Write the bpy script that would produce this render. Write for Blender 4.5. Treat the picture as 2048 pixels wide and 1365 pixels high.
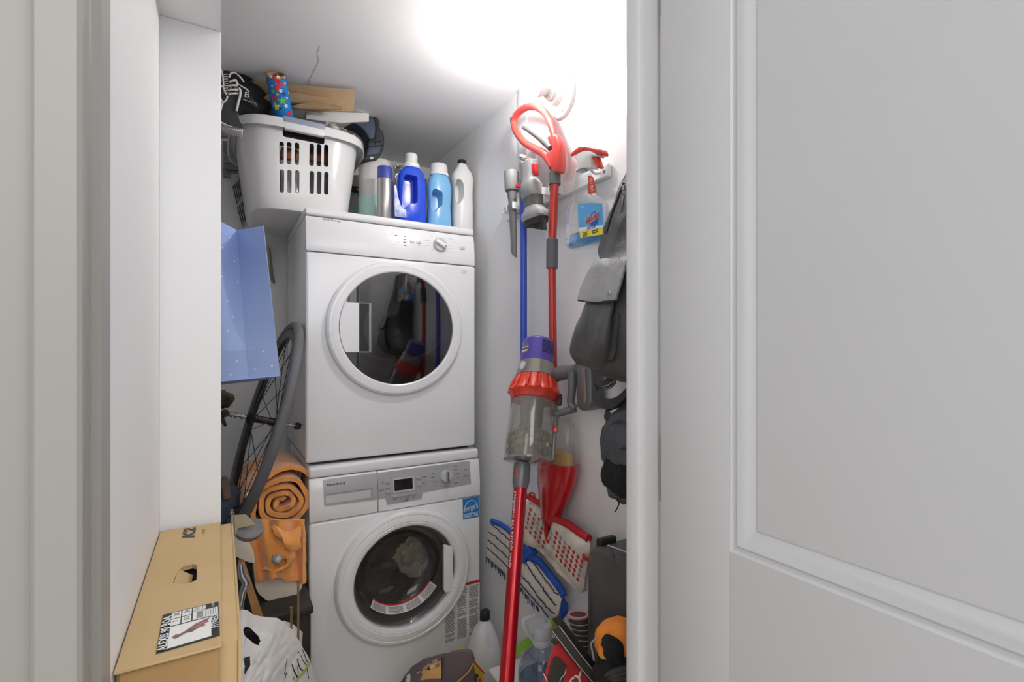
import bpy, bmesh, math, random
from mathutils import Vector, Matrix, noise
random.seed(7)
for o in list(bpy.data.objects):
    bpy.data.objects.remove(o)
SC = bpy.context.scene
COL = SC.collection
PI = math.pi
V3 = Vector

def lin(c):
    c = c / 255.0
    return c / 12.92 if c <= 0.04045 else ((c + 0.055) / 1.055) ** 2.4
def rgb(r, g, b):
    return (lin(r), lin(g), lin(b), 1.0)

# ---------------------------------------------------------------- camera
# closet axes: X to the right along the machine fronts, Y deeper into the closet, Z up
YAW = math.radians(33.96)
CAMZ = 1.235
FPX, CX, CY = 1051.0, 1150.0, 698.0
cam_d = bpy.data.cameras.new('camera')
cam_d.sensor_width = 36.0
cam_d.lens = 36.0 * FPX / 2048.0
cam_d.shift_x = -(CX - 1024.0) / 2048.0
cam_d.shift_y = (CY - 682.5) / 2048.0
cam_d.clip_start = 0.02
cam = bpy.data.objects.new('camera', cam_d)
COL.objects.link(cam)
cam.location = (0, 0, CAMZ)
cam.rotation_euler = (PI / 2, 0, -YAW)
SC.camera = cam

# ---------------------------------------------------------------- light
w = bpy.data.worlds.new('world')
SC.world = w
w.use_nodes = True
w.node_tree.nodes['Background'].inputs[0].default_value = (0.985, 0.99, 1.0, 1)
w.node_tree.nodes['Background'].inputs[1].default_value = 0.41
def area(name, loc, size, power, rot=(0, 0, 0), col=(1, 0.99, 0.98)):
    l = bpy.data.lights.new(name, 'AREA')
    l.shape = 'RECTANGLE'
    l.size, l.size_y = size
    l.energy = power
    l.color = col
    o = bpy.data.objects.new(name, l)
    COL.objects.link(o)
    o.location = loc
    o.rotation_euler = rot
    return o
# fill lights added in the unseen hallway, behind and left of the camera
area('hall_fill_light', (0.25, -1.5, 2.36), (2.2, 1.6), 33.0, (math.radians(48), 0, 0))
area('hall_side_fill', (-0.95, -0.35, 1.45), (0.7, 0.9), 3.0, V3((1.8, 1.65, -.35)).to_track_quat('-Z', 'Y').to_euler())  # added side fill, brightens the right wall low down
BULB_POWER = 225.0
SC.view_settings.view_transform = 'Standard'
SC.view_settings.look = 'None'
SC.view_settings.gamma = 1.0
SC.view_settings.use_curve_mapping = False
SC.view_settings.exposure = 0.28

# ---------------------------------------------------------------- points
FW = V3((math.sin(YAW), math.cos(YAW), 0))
RT = V3((math.cos(YAW), -math.sin(YAW), 0))
def at(px, py, X=None, Y=None, Z=None, t=None):
    """the point of a real plane (X=, Y= or Z=) that the photograph shows at a pixel"""
    d = FW + RT * ((px - CX) / FPX) + V3((0, 0, -(py - CY) / FPX))
    if X is not None: k = X / d.x
    elif Y is not None: k = Y / d.y
    elif Z is not None: k = (Z - CAMZ) / d.z
    else: k = t
    return V3((0, 0, CAMZ)) + d * k
WX = 0.87          # right wall
BY = 2.59          # back wall
CZ = 2.14          # ceiling
def wl(px, py, d=0.0):
    return at(px, py, X=WX - d)

# ---------------------------------------------------------------- geometry
def J(*gs):
    V, F = [], []
    for g in gs:
        n = len(V)
        V += [V3(v) for v in g[0]]
        F += [tuple(i + n for i in f) for f in g[1]]
    return V, F
def from_bm(bm):
    bm.verts.index_update()
    r = ([v.co.copy() for v in bm.verts], [tuple(v.index for v in f.verts) for f in bm.faces])
    bm.free()
    return r
def to_bm(g):
    bm = bmesh.new()
    vs = [bm.verts.new(v) for v in g[0]]
    for f in g[1]:
        try: bm.faces.new([vs[i] for i in f])
        except ValueError: pass
    bm.normal_update()
    return bm
def bevel(g, off, seg=2, ang=30):
    bm = to_bm(g)
    bmesh.ops.recalc_face_normals(bm, faces=bm.faces)
    es = [e for e in bm.edges if len(e.link_faces) == 2 and e.calc_face_angle(0) > math.radians(ang)]
    bmesh.ops.bevel(bm, geom=es, offset=off, segments=seg, affect='EDGES', profile=0.5, clamp_overlap=True)
    return from_bm(bm)
def obox(o, a, b, c, bev=0, seg=2):
    """box centred at o with half vectors a b c"""
    o, a, b, c = V3(o), V3(a), V3(b), V3(c)
    V = [o + a * i + b * j + c * k for k in (-1, 1) for j in (-1, 1) for i in (-1, 1)]
    F = [(0, 2, 3, 1), (4, 5, 7, 6), (0, 1, 5, 4), (2, 6, 7, 3), (0, 4, 6, 2), (1, 3, 7, 5)]
    if a.cross(b).dot(c) < 0: F = [f[::-1] for f in F]
    g = (V, F)
    return bevel(g, bev, seg) if bev else g
def box(x0, x1, y0, y1, z0, z1, bev=0, seg=2):
    return obox(((x0 + x1) / 2, (y0 + y1) / 2, (z0 + z1) / 2), ((x1 - x0) / 2, 0, 0), (0, (y1 - y0) / 2, 0), (0, 0, (z1 - z0) / 2), bev, seg)
def prism(pts, ext, bev=0, seg=2):
    """closed planar outline pushed along ext"""
    pts = [V3(p) for p in pts]
    ext = V3(ext)
    n = len(pts)
    V = pts + [p + ext for p in pts]
    F = [tuple(range(n))[::-1], tuple(range(n, 2 * n))] + [(i, (i + 1) % n, n + (i + 1) % n, n + i) for i in range(n)]
    bm = to_bm((V, F))
    bmesh.ops.recalc_face_normals(bm, faces=bm.faces)
    if bev:
        es = [e for e in bm.edges if e.calc_face_angle(0) > math.radians(30)]
        bmesh.ops.bevel(bm, geom=es, offset=bev, segments=seg, affect='EDGES', clamp_overlap=True)
    big = [f for f in bm.faces if len(f.verts) > 4]
    bmesh.ops.triangulate(bm, faces=big)
    return from_bm(bm)
def frame(ax, ref=None):
    ax = V3(ax).normalized()
    r = V3(ref) if ref is not None else (V3((0, 0, 1)) if abs(ax.z) < 0.9 else V3((1, 0, 0)))
    e1 = (r - ax * r.dot(ax)).normalized()
    return ax, e1, ax.cross(e1)
def loft(secs, cap=True, closed=True):
    n = len(secs[0])
    V = [V3(p) for s in secs for p in s]
    F = []
    for i in range(len(secs) - 1):
        for j in range(n if closed else n - 1):
            k = (j + 1) % n
            F.append((i * n + j, i * n + k, (i + 1) * n + k, (i + 1) * n + j))
    if cap:
        F.append(tuple(range(n))[::-1])
        F.append(tuple(range((len(secs) - 1) * n, len(secs) * n)))
    bm = to_bm((V, F))
    bmesh.ops.remove_doubles(bm, verts=bm.verts, dist=1e-6)
    bmesh.ops.recalc_face_normals(bm, faces=bm.faces)
    return from_bm(bm)
def lathe(prof, o, ax=(0, 0, 1), seg=32, ref=None, rad=None, sx=1, sy=1, cap=True):
    """profile of (radius, height) turned about ax"""
    o = V3(o)
    ax, e1, e2 = frame(ax, ref)
    secs = []
    for i, (r, h) in enumerate(prof):
        s = []
        for k in range(seg):
            a = 2 * PI * k / seg
            q = r * (rad(a, i) if rad else 1)
            s.append(o + ax * h + e1 * (q * math.cos(a) * sx) + e2 * (q * math.sin(a) * sy))
        secs.append(s)
    return loft(secs, cap)
def spline(pts, n=6, closed=False):
    pts = [V3(p) for p in pts]
    m = len(pts)
    out = []
    for i in range(m if closed else m - 1):
        p0 = pts[(i - 1) % m] if closed or i > 0 else pts[0]
        p1, p2 = pts[i], pts[(i + 1) % m]
        p3 = pts[(i + 2) % m] if closed or i + 2 < m else pts[-1]
        for k in range(n):
            t = k / n
            out.append(0.5 * ((2 * p1) + (p2 - p0) * t + (2 * p0 - 5 * p1 + 4 * p2 - p3) * t * t + (3 * p1 - p0 - 3 * p2 + p3) * t ** 3))
    if not closed: out.append(pts[-1])
    return out
def tube(path, r, seg=10, closed=False, sx=1.0, sy=1.0, ref=None):
    path = [V3(p) for p in path]
    n = len(path)
    rs = r if isinstance(r, (list, tuple)) else [r] * n
    if len(rs) != n:
        rs = [rs[min(len(rs) - 1, int(i / (n - 1) * (len(rs) - 1)))] * (1 - (i / (n - 1) * (len(rs) - 1)) % 1) + rs[min(len(rs) - 1, int(i / (n - 1) * (len(rs) - 1)) + 1)] * ((i / (n - 1) * (len(rs) - 1)) % 1) for i in range(n)]
    secs = []
    e1 = None
    for i, p in enumerate(path):
        d = (path[(i + 1) % n] - path[i - 1]) if closed or 0 < i < n - 1 else (path[1] - path[0] if i == 0 else path[-1] - path[-2])
        d.normalize()
        if ref is not None:
            e1 = V3(ref)
        elif e1 is None:
            e1 = V3((0, 0, 1)) if abs(d.z) < 0.9 else V3((1, 0, 0))
        e1 = (e1 - d * e1.dot(d)).normalized()
        e2 = d.cross(e1)
        secs.append([p + (e1 * math.cos(2 * PI * k / seg) * sx + e2 * math.sin(2 * PI * k / seg) * sy) * rs[i] for k in range(seg)])
    if closed: secs.append(secs[0])
    return loft(secs, not closed)
def ribbon(path, wide, th):
    """flat strap: half width vector wide (constant or per point), thickness th"""
    path = [V3(p) for p in path]
    n = len(path)
    secs = []
    for i, p in enumerate(path):
        d = (path[min(i + 1, n - 1)] - path[max(i - 1, 0)]).normalized()
        wv = V3(wide[i]) if isinstance(wide, list) else V3(wide)
        nn = d.cross(wv).normalized() * th / 2
        secs.append([p + wv + nn, p - wv + nn, p - wv - nn, p + wv - nn])
    return loft(secs, True)
def sheet(fn, nu, nv, th):
    P = [[V3(fn(i / nu, j / nv)) for j in range(nv + 1)] for i in range(nu + 1)]
    N = [[None] * (nv + 1) for _ in range(nu + 1)]
    for i in range(nu + 1):
        for j in range(nv + 1):
            a = P[min(i + 1, nu)][j] - P[max(i - 1, 0)][j]
            b = P[i][min(j + 1, nv)] - P[i][max(j - 1, 0)]
            c = a.cross(b)
            N[i][j] = c.normalized() if c.length > 1e-12 else V3((0, 0, 1))
    V = [P[i][j] + N[i][j] * th / 2 for i in range(nu + 1) for j in range(nv + 1)]
    m = len(V)
    V += [P[i][j] - N[i][j] * th / 2 for i in range(nu + 1) for j in range(nv + 1)]
    ix = lambda i, j: i * (nv + 1) + j
    F = []
    for i in range(nu):
        for j in range(nv):
            q = (ix(i, j), ix(i + 1, j), ix(i + 1, j + 1), ix(i, j + 1))
            F.append(q)
            F.append(tuple(m + a for a in q[::-1]))
    rim = [(ix(i, 0), ix(i + 1, 0)) for i in range(nu)] + [(ix(i + 1, nv), ix(i, nv)) for i in range(nu)] + [(ix(0, j + 1), ix(0, j)) for j in range(nv)] + [(ix(nu, j), ix(nu, j + 1)) for j in range(nv)]
    for a, b in rim:
        F.append((b, a, m + a, m + b))
    return V, F
def spow(v, p): return math.copysign(abs(v) ** p, v)
def blob(o, a, b, c, n=2.5, m=2.5, nu=28, nv=18, amp=0, fr=8, seed=0, fn=None):
    """rounded cushion shape with half vectors a b c and wrinkles of height amp"""
    o, a, b, c = V3(o), V3(a), V3(b), V3(c)
    secs = []
    for j in range(nv + 1):
        ph = -PI / 2 + PI * j / nv
        s = []
        for i in range(nu):
            th = 2 * PI * i / nu
            x = spow(math.cos(ph), 2 / m) * spow(math.cos(th), 2 / n)
            y = spow(math.cos(ph), 2 / m) * spow(math.sin(th), 2 / n)
            z = spow(math.sin(ph), 2 / m)
            if fn: x, y, z = fn(x, y, z)
            p = o + a * x + b * y + c * z
            if amp:
                q = p * fr + V3((seed, seed * 2, 0))
                k = noise.fractal(q, 0.6, 2.0, 3)
                p = p + (p - o).normalized() * k * amp
            s.append(p)
        secs.append(s)
    return loft(secs, False)
def rough(g, amp, fr, seed=0):
    bm = to_bm(g)
    bm.normal_update()
    for v in bm.verts:
        v.co += v.normal * noise.fractal(v.co * fr + V3((seed, 0, seed)), 0.7, 2.0, 3) * amp
    return from_bm(bm)
def tmp_obj(g):
    me = bpy.data.meshes.new('t')
    me.from_pydata([tuple(v) for v in g[0]], [], g[1])
    o = bpy.data.objects.new('t', me)
    COL.objects.link(o)
    return o
def cut(g, h):
    a, b = tmp_obj(g), tmp_obj(h)
    m = a.modifiers.new('b', 'BOOLEAN')
    m.operation = 'DIFFERENCE'
    m.object = b
    m.solver = 'EXACT'
    dg = bpy.context.evaluated_depsgraph_get()
    me = bpy.data.meshes.new_from_object(a.evaluated_get(dg))
    r = ([v.co.copy() for v in me.vertices], [tuple(p.vertices) for p in me.polygons])
    for o in (a, b): bpy.data.objects.remove(o)
    bpy.data.meshes.remove(me)
    return r
def rrect(o, ex, ey, hw, hh, r, n=4):
    """rounded rectangle outline about o"""
    o, ex, ey = V3(o), V3(ex), V3(ey)
    out = []
    for sx, sy, a0 in ((1, 1, 0), (-1, 1, 90), (-1, -1, 180), (1, -1, 270)):
        for k in range(n + 1):
            a = math.radians(a0 + 90 * k / n)
            out.append(o + ex * (sx * (hw - r) + r * math.cos(a)) + ey * (sy * (hh - r) + r * math.sin(a)))
    return out
def text(s, o, ex, ey, width=None, height=None, depth=0.0006, bold=0.0, shear=0.0):
    """lettering centred at o, reading along ex with letter tops along ey"""
    cu = bpy.data.curves.new('t', 'FONT')
    cu.body = s
    cu.offset = bold
    cu.shear = shear
    cu.resolution_u = 2
    ob = bpy.data.objects.new('t', cu)
    COL.objects.link(ob)
    bpy.context.view_layer.update()
    me = bpy.data.meshes.new_from_object(ob.evaluated_get(bpy.context.evaluated_depsgraph_get()))
    bpy.data.objects.remove(ob)
    vs = [v.co.copy() for v in me.vertices]
    fs = [tuple(p.vertices) for p in me.polygons]
    bpy.data.meshes.remove(me)
    x0, x1 = min(v.x for v in vs), max(v.x for v in vs)
    y0, y1 = min(v.y for v in vs), max(v.y for v in vs)
    kx = (width / (x1 - x0)) if width else None
    ky = (height / (y1 - y0)) if height else None
    if kx is None: kx = ky
    if ky is None: ky = kx
    o, ex, ey = V3(o), V3(ex).normalized(), V3(ey).normalized()
    nn = ex.cross(ey)
    return [o + ex * ((v.x - (x0 + x1) / 2) * kx) + ey * ((v.y - (y0 + y1) / 2) * ky) + nn * depth for v in vs], fs
def quad(a, b, c, d, th=0.0006):
    a, b, c, d = map(V3, (a, b, c, d))
    n = (b - a).cross(d - a).normalized() * th
    V = [a, b, c, d, a + n, b + n, c + n, d + n]
    return V, [(3, 2, 1, 0), (4, 5, 6, 7), (0, 1, 5, 4), (1, 2, 6, 5), (2, 3, 7, 6), (3, 0, 4, 7)]

# ---------------------------------------------------------------- objects
OFF = {}
def link(name, g, m, parent=None, ang=40, label=None):
    off = OFF[parent.name] if parent is not None else V3((0, 0, 0))
    base = V3((0, 0, 0)) if parent is not None else centre(g)
    me = bpy.data.meshes.new(name)
    s = off if parent is not None else base
    me.from_pydata([tuple(V3(v) - s) for v in g[0]], [], g[1])
    me.materials.append(m)
    me.polygons.foreach_set('use_smooth', [True] * len(me.polygons))
    me.set_sharp_from_angle(angle=math.radians(ang))
    me.update()
    o = bpy.data.objects.new(name, me)
    COL.objects.link(o)
    if parent is not None: o.parent = parent
    else: o.location = base
    OFF[o.name] = s
    if label: o['label'] = label
    return o
def centre(g):
    xs, ys, zs = [v[0] for v in g[0]], [v[1] for v in g[0]], [v[2] for v in g[0]]
    return V3(((min(xs) + max(xs)) / 2, (min(ys) + max(ys)) / 2, min(zs)))
def thing(name, label, cat, loc, group=None):
    o = bpy.data.objects.new(name, None)
    o.empty_display_size = 0.05
    COL.objects.link(o)
    o.location = loc
    OFF[o.name] = V3(loc)
    o['label'] = label
    o['category'] = cat
    if group: o['group'] = group
    return o
def single(name, label, cat, g, m, group=None, ang=40):
    o = link(name, g, m, None, ang, label)
    o['category'] = cat
    if group: o['group'] = group
    return o
def struct(name, g, m, parent=None, ang=30):
    o = link(name, g, m, parent, ang)
    if parent is None: o['kind'] = 'structure'
    return o

# ---------------------------------------------------------------- materials
def mat(name, c, ro=0.5, me=0.0, var=0.04, vs=6.0, bump=0.0, bs=120.0, coat=0.0, emit=None, spec=0.5, c2=None, sheen=0.0, stretch=None, alpha=1.0):
    m = bpy.data.materials.new(name)
    m.use_nodes = True
    nt = m.node_tree
    N, L = nt.nodes, nt.links
    b = N['Principled BSDF']
    b.inputs['Roughness'].default_value = ro
    b.inputs['Metallic'].default_value = me
    b.inputs['Specular IOR Level'].default_value = spec
    b.inputs['Coat Weight'].default_value = coat
    b.inputs['Coat Roughness'].default_value = 0.08
    b.inputs['Sheen Weight'].default_value = sheen
    b.inputs['Alpha'].default_value = alpha
    tc = N.new('ShaderNodeTexCoord')
    src = tc.outputs['Object']
    if stretch:
        mp = N.new('ShaderNodeMapping')
        mp.inputs['Scale'].default_value = stretch
        L.new(src, mp.inputs['Vector'])
        src = mp.outputs['Vector']
    no = N.new('ShaderNodeTexNoise')
    no.inputs['Scale'].default_value = vs
    no.inputs['Detail'].default_value = 4
    L.new(src, no.inputs['Vector'])
    cr = N.new('ShaderNodeValToRGB')
    A = c[:3]
    B = c2[:3] if c2 else tuple(min(1, x * (1 + var)) for x in A)
    if not c2: A = tuple(x * (1 - var) for x in A)
    cr.color_ramp.elements[0].position, cr.color_ramp.elements[1].position = 0.35, 0.65
    cr.color_ramp.elements[0].color = (*A, 1)
    cr.color_ramp.elements[1].color = (*B, 1)
    L.new(no.outputs['Fac'], cr.inputs['Fac'])
    L.new(cr.outputs['Color'], b.inputs['Base Color'])
    if bump:
        n2 = N.new('ShaderNodeTexNoise')
        n2.inputs['Scale'].default_value = bs
        n2.inputs['Detail'].default_value = 3
        L.new(src, n2.inputs['Vector'])
        bp = N.new('ShaderNodeBump')
        bp.inputs['Strength'].default_value = bump
        bp.inputs['Distance'].default_value = 0.003
        L.new(n2.outputs['Fac'], bp.inputs['Height'])
        L.new(bp.outputs['Normal'], b.inputs['Normal'])
    if emit:
        b.inputs['Emission Color'].default_value = (*emit[0][:3], 1)
        b.inputs['Emission Strength'].default_value = emit[1]
    return m
def glass(name, tint, gloss=0.08, ro=0.04, body=0.0, bodycol=None):
    """clear plastic or glass: see-through tint, a mirror share by Fresnel and a milky share"""
    m = bpy.data.materials.new(name)
    m.use_nodes = True
    nt = m.node_tree
    N, L = nt.nodes, nt.links
    N.remove(N['Principled BSDF'])
    out = N['Material Output']
    tr = N.new('ShaderNodeBsdfTransparent')
    tr.inputs[0].default_value = tint
    gl = N.new('ShaderNodeBsdfGlossy')
    gl.inputs['Roughness'].default_value = ro
    gl.inputs['Color'].default_value = (1, 1, 1, 1)
    lw = N.new('ShaderNodeLayerWeight')
    lw.inputs['Blend'].default_value = 0.5
    fr = N.new('ShaderNodeMath')
    fr.operation = 'POWER'
    fr.inputs[1].default_value = 3.5
    L.new(lw.outputs['Facing'], fr.inputs[0])
    ad = N.new('ShaderNodeMath')
    ad.operation = 'ADD'
    ad.use_clamp = True
    L.new(fr.outputs[0], ad.inputs[0])
    ad.inputs[1].default_value = gloss
    last = tr
    if body:
        df = N.new('ShaderNodeBsdfDiffuse')
        df.inputs[0].default_value = bodycol or tint
        mx = N.new('ShaderNodeMixShader')
        mx.inputs[0].default_value = body
        L.new(tr.outputs[0], mx.inputs[1])
        L.new(df.outputs[0], mx.inputs[2])
        last = mx
    m2 = N.new('ShaderNodeMixShader')
    L.new(ad.outputs[0], m2.inputs[0])
    L.new(last.outputs[0], m2.inputs[1])
    L.new(gl.outputs[0], m2.inputs[2])
    L.new(m2.outputs[0], out.inputs['Surface'])
    return m
M = {}
M['wall'] = mat('painted wall', rgb(245, 245, 246), 0.55, var=0.01, vs=3, bump=0.05, bs=160)
M['ceil'] = mat('painted ceiling', rgb(245, 245, 245), 0.7, var=0.01, vs=3, bump=0.05, bs=120)
M['trim'] = mat('semi gloss trim paint', rgb(226, 226, 227), 0.35, var=0.008, vs=3, bump=0.02, bs=60)
M['door'] = mat('semi gloss door paint', rgb(207, 207, 208), 0.38, var=0.008, vs=4, bump=0.03, bs=90)  # colour greyed to offset the added hall fill
M['halltrim'] = mat('dimmed hall trim paint', rgb(160, 157, 152), 0.4, var=0.008, vs=3, bump=0.02, bs=60)  # trim colour darkened to imitate the dimmer hall light
M['floor'] = mat('grey vinyl floor', rgb(196, 192, 186), 0.5, var=0.05, vs=9, bump=0.05)
M['enamel'] = mat('white enamel', rgb(242, 242, 243), 0.24, var=0.006, vs=3, coat=0.15)
M['wplastic'] = mat('white plastic', rgb(238, 238, 238), 0.3, var=0.008, vs=5)
M['basket'] = mat('glossy white basket plastic', rgb(240, 240, 240), 0.22, var=0.008, vs=5)
M['silver'] = mat('silver painted plastic', rgb(178, 179, 180), 0.35, 0.15, var=0.02, vs=8)
M['lsilver'] = mat('pale silver plastic', rgb(205, 206, 207), 0.3, 0.1, var=0.02, vs=8)
M['chrome'] = mat('chrome', rgb(210, 210, 212), 0.15, 1.0, var=0.02)
M['steel'] = mat('dull steel', rgb(160, 160, 158), 0.35, 0.9, var=0.08, vs=20)
M['print'] = mat('grey print', rgb(150, 152, 155), 0.5)
M['dprint'] = mat('dark print', rgb(60, 61, 64), 0.5)
M['black'] = mat('black plastic', rgb(32, 32, 33), 0.4, var=0.1, vs=15)
M['dark'] = mat('dark rubber', rgb(48, 47, 47), 0.6, var=0.1, vs=20, bump=0.1)
M['inkwhite'] = mat('white ink', rgb(240, 240, 240), 0.5)
M['inkblack'] = mat('black ink', rgb(38, 38, 40), 0.5)
M['inkred'] = mat('red ink', rgb(190, 45, 45), 0.5)
M['paper'] = mat('white paper', rgb(236, 235, 232), 0.7)
# ================================================================ the room
struct('floor', box(-1.2, 1.6, -1.5, BY + .1, -.05, 0), M['floor'])
ceil = struct('ceiling', box(-.6, WX + .1, .60, BY + .1, CZ, CZ + .05), M['ceil'])
ck = [at(x, y, Z=CZ - .0003) for x, y in ((640, 92), (634, 108), (638, 122), (629, 140), (620, 158), (614, 176))]
link('hairline_crack', tube(ck, .0005, 5), M['print'], ceil)
struct('wall_right', box(WX, WX + .1, .69, BY + .1, 0, CZ), M['wall'])
struct('wall_back', box(-.6, WX, BY, BY + .1, 0, CZ), M['wall'])
struct('wall_left', box(-.6, -.5, 1.2, BY, 0, CZ), M['wall'])
# the chase that narrows the closet on the left: a side face, a stub facing the door and a lowered soffit
X1, Y2, SZ = -.0911, 1.2, 1.836
struct('trim_2', J(box(-.2, X1, .69, Y2, 0, SZ), bevel(box(-.5, 0, Y2, Y2 + .1, 0, SZ), .002, 2)), M['wall'])
struct('trim_3', box(-.5, 0, .69, Y2 + .1, SZ, CZ), M['wall'])
# door wall and frame
struct('wall_front', J(box(-1.0, -.135, .617, .69, 0, 2.4), box(.605, 1.6, .605, .69, 0, 2.4), box(-.135, .605, .617, .69, 2.03, 2.4)), M['wall'])
pl = [(-.3, .69), (-.3, .616), (-.1285, .616), (-.1285, .603), (-.126, .600), (-.1005, .600), (-.0975, .603), (-.0966, .612), (-.0985, .617),
      (-.0985, .646), (-.0955, .650), (-.0925, .653), (X1, .69)]
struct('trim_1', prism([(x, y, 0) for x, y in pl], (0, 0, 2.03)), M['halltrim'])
pr = [(.64, .605), (.594, .605), (.594, .624), (.579, .624), (.579, .6575), (.5715, .659), (.570, .6605), (.570, .69), (.572, .692), (.64, .692)]
struct('trim_4', bevel(prism([(x, y, 0) for x, y in pr], (0, 0, 2.03)), .001, 1), M['trim'])
struct('baseboard_right', bevel(box(WX - .012, WX, 1.0, BY, 0, .09), .003), M['trim'])
# the open panel door
DX, DY0, DY1 = .562, -.10, .599
def ring_rect(insets):
    """rectangular panel moulding: (inset, depth) rings around the panel opening"""
    secs = []
    for ins, dep in insets:
        y0, y1, z0, z1 = PY0 + ins, PY1 - ins, PZ0 + ins, PZ1 - ins
        secs.append([(DX + dep, y0, z0), (DX + dep, y1, z0), (DX + dep, y1, z1), (DX + dep, y0, z1)])
    return secs
RINGS = [(0, 0), (.003, .0035), (.0075, .0045), (.0105, .0015), (.016, .0030), (.024, .0085), (.033, .0115), (.036, .0105)]
PY1 = at(1460, 698, X=DX).y
PY0 = DY0 + (DY1 - PY1)
PZ0, PZ1 = at(1463, 1105, X=DX).z, 1.93
panel_up = loft(ring_rect(RINGS), False)
V, F = panel_up
n = len(V)
z_lo0, z_lo1 = .22, PZ0 - .19
save = (PZ0, PZ1)
PZ0, PZ1 = z_lo0, z_lo1
panel_lo = loft(ring_rect(RINGS), False)
PZ0, PZ1 = save
def yz(y0, y1, z0, z1, d=0): return [(DX + d, y0, z0), (DX + d, y1, z0), (DX + d, y1, z1), (DX + d, y0, z1)], [(0, 1, 2, 3)]
a = RINGS[-1]
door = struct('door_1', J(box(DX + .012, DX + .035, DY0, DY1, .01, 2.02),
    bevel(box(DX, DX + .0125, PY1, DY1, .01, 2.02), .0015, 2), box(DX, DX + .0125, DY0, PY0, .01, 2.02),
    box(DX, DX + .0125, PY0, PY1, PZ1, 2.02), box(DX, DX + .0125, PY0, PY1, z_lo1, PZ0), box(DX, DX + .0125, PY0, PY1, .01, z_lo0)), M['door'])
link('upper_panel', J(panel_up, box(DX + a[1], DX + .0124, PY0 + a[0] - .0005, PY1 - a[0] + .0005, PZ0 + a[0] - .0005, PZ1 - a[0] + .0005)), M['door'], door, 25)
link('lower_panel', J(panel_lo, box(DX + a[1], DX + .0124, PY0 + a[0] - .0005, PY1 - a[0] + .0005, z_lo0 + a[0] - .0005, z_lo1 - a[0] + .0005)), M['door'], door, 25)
for z in (1.80, 1.05, .25):
    link('hinge', J(lathe([(0, -.05), (.0055, -.05), (.0055, .05), (0, .05)], (DX + .021, .604, z), seg=12), box(DX + .0, DX + .03, .5985, .6005, z - .05, z + .05)), M['steel'], door)

# ---- porcelain lampholder with its bulb on the right wall
c = wl(1128, 194, 0)
bulb_c = wl(1078, 179, .095)
t = thing('wall_lamp', 'round white porcelain lampholder with a glowing bulb, high on the wall', 'lamp', c)
link('wall_plate', lathe([(0, 0), (.066, 0), (.0665, .006), (.064, .011), (.052, .014), (.046, .020), (.034, .022), (.030, .040), (0, .040)], c, (-1, 0, 0), 48), M['wplastic'], t)
for dz in (-.048, .048):
    link('screw', lathe([(0, .010), (.005, .010), (.005, .0155), (.002, .0165), (0, .0165)], c + V3((0, -.012, dz)), (-1, 0, 0), 14), M['steel'], t)
link('socket', lathe([(0, .035), (.024, .035), (.0235, .052), (.021, .054), (.0205, .060), (0, .060)], c, (-1, 0, 0), 32), M['wplastic'], t)
M['bulb'] = mat('lit bulb', rgb(255, 250, 240), .3, emit=((1, .98, .955), BULB_POWER))
M['collar'] = mat('bulb collar', rgb(235, 235, 232), .4)
link('bulb_collar', lathe([(0, .055), (.0135, .055), (.0145, .066), (.0185, .078), (.0240, .089), (.0275, .0965), (.0275, .0985), (0, .0985)], c, (-1, 0, 0), 28), M['collar'], t)
link('bulb', lathe([(0, .098), (.0273, .098), (.0295, .105), (.0300, .112), (.0285, .121), (.0235, .131), (.014, .1375), (0, .140)], c, (-1, 0, 0), 32), M['bulb'], t)
# flat cable cover running up to the ceiling
p0, p1 = wl(1040, 320), wl(1056, 150)
single('cable_cover', 'flat white cable cover running up the wall beside the lamp', 'cable cover', bevel(box(WX - .010, WX, wl(1057, 250).y, wl(1040, 250).y, 1.76, CZ), .002), M['wplastic'])
# ================================================================ the machines
MX0, MX1 = .229, .823
DF = 1.917         # dryer front plane
def dr(px, py, d=0.0): return at(px, py, Y=DF - d)
M['tint'] = glass('tinted dryer glass', (.42, .42, .43, 1), .13, .03)
M['cavity'] = mat('dark drum', rgb(92, 90, 88), .4, .3, var=.1, vs=10)
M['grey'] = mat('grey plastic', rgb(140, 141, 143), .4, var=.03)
M['seam'] = mat('seam shadow gap', rgb(150, 150, 150), .6)
dc = V3((.525, DF, 1.3075))
dry = thing('tumble_dryer', 'white front-loading tumble dryer with dark round window, upper of the stacked machines', 'dryer', (.526, 2.2, .852))
hole = lathe([(0, -.02), (.205, -.02), (.205, .05), (0, .05)], dc + V3((0, .04, 0)), (0, -1, 0), 48)
link('cabinet', cut(bevel(box(MX0, MX1, DF + .022, 2.478, .868, 1.676), .008, 2), lathe([(0, -.26), (.215, -.26), (.215, .0), (0, .0)], dc, (0, -1, 0), 48)), M['enamel'], dry)
link('foot_rail', box(MX0 + .02, MX1 - .02, DF + .03, 2.46, .849, .869), M['dark'], dry)
fp = bevel(box(MX0, MX1, DF, DF + .025, .858, 1.5555), .010, 3)
link('front_panel', cut(fp, hole), M['enamel'], dry)
pts = [(DF + .001, 1.5585), (DF + .003, 1.60), (DF + .008, 1.645), (DF + .016, 1.6755), (DF + .03, 1.6765), (DF + .03, 1.5585)]
link('control_panel', bevel(prism([(MX0 + .001, y, z) for y, z in pts], (MX1 - MX0 - .002, 0, 0)), .004, 2, 25), M['enamel'], dry)
link('lid', bevel(box(MX0, MX1, DF + .014, 2.478, 1.6795, 1.705), .007, 3), M['enamel'], dry)
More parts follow.
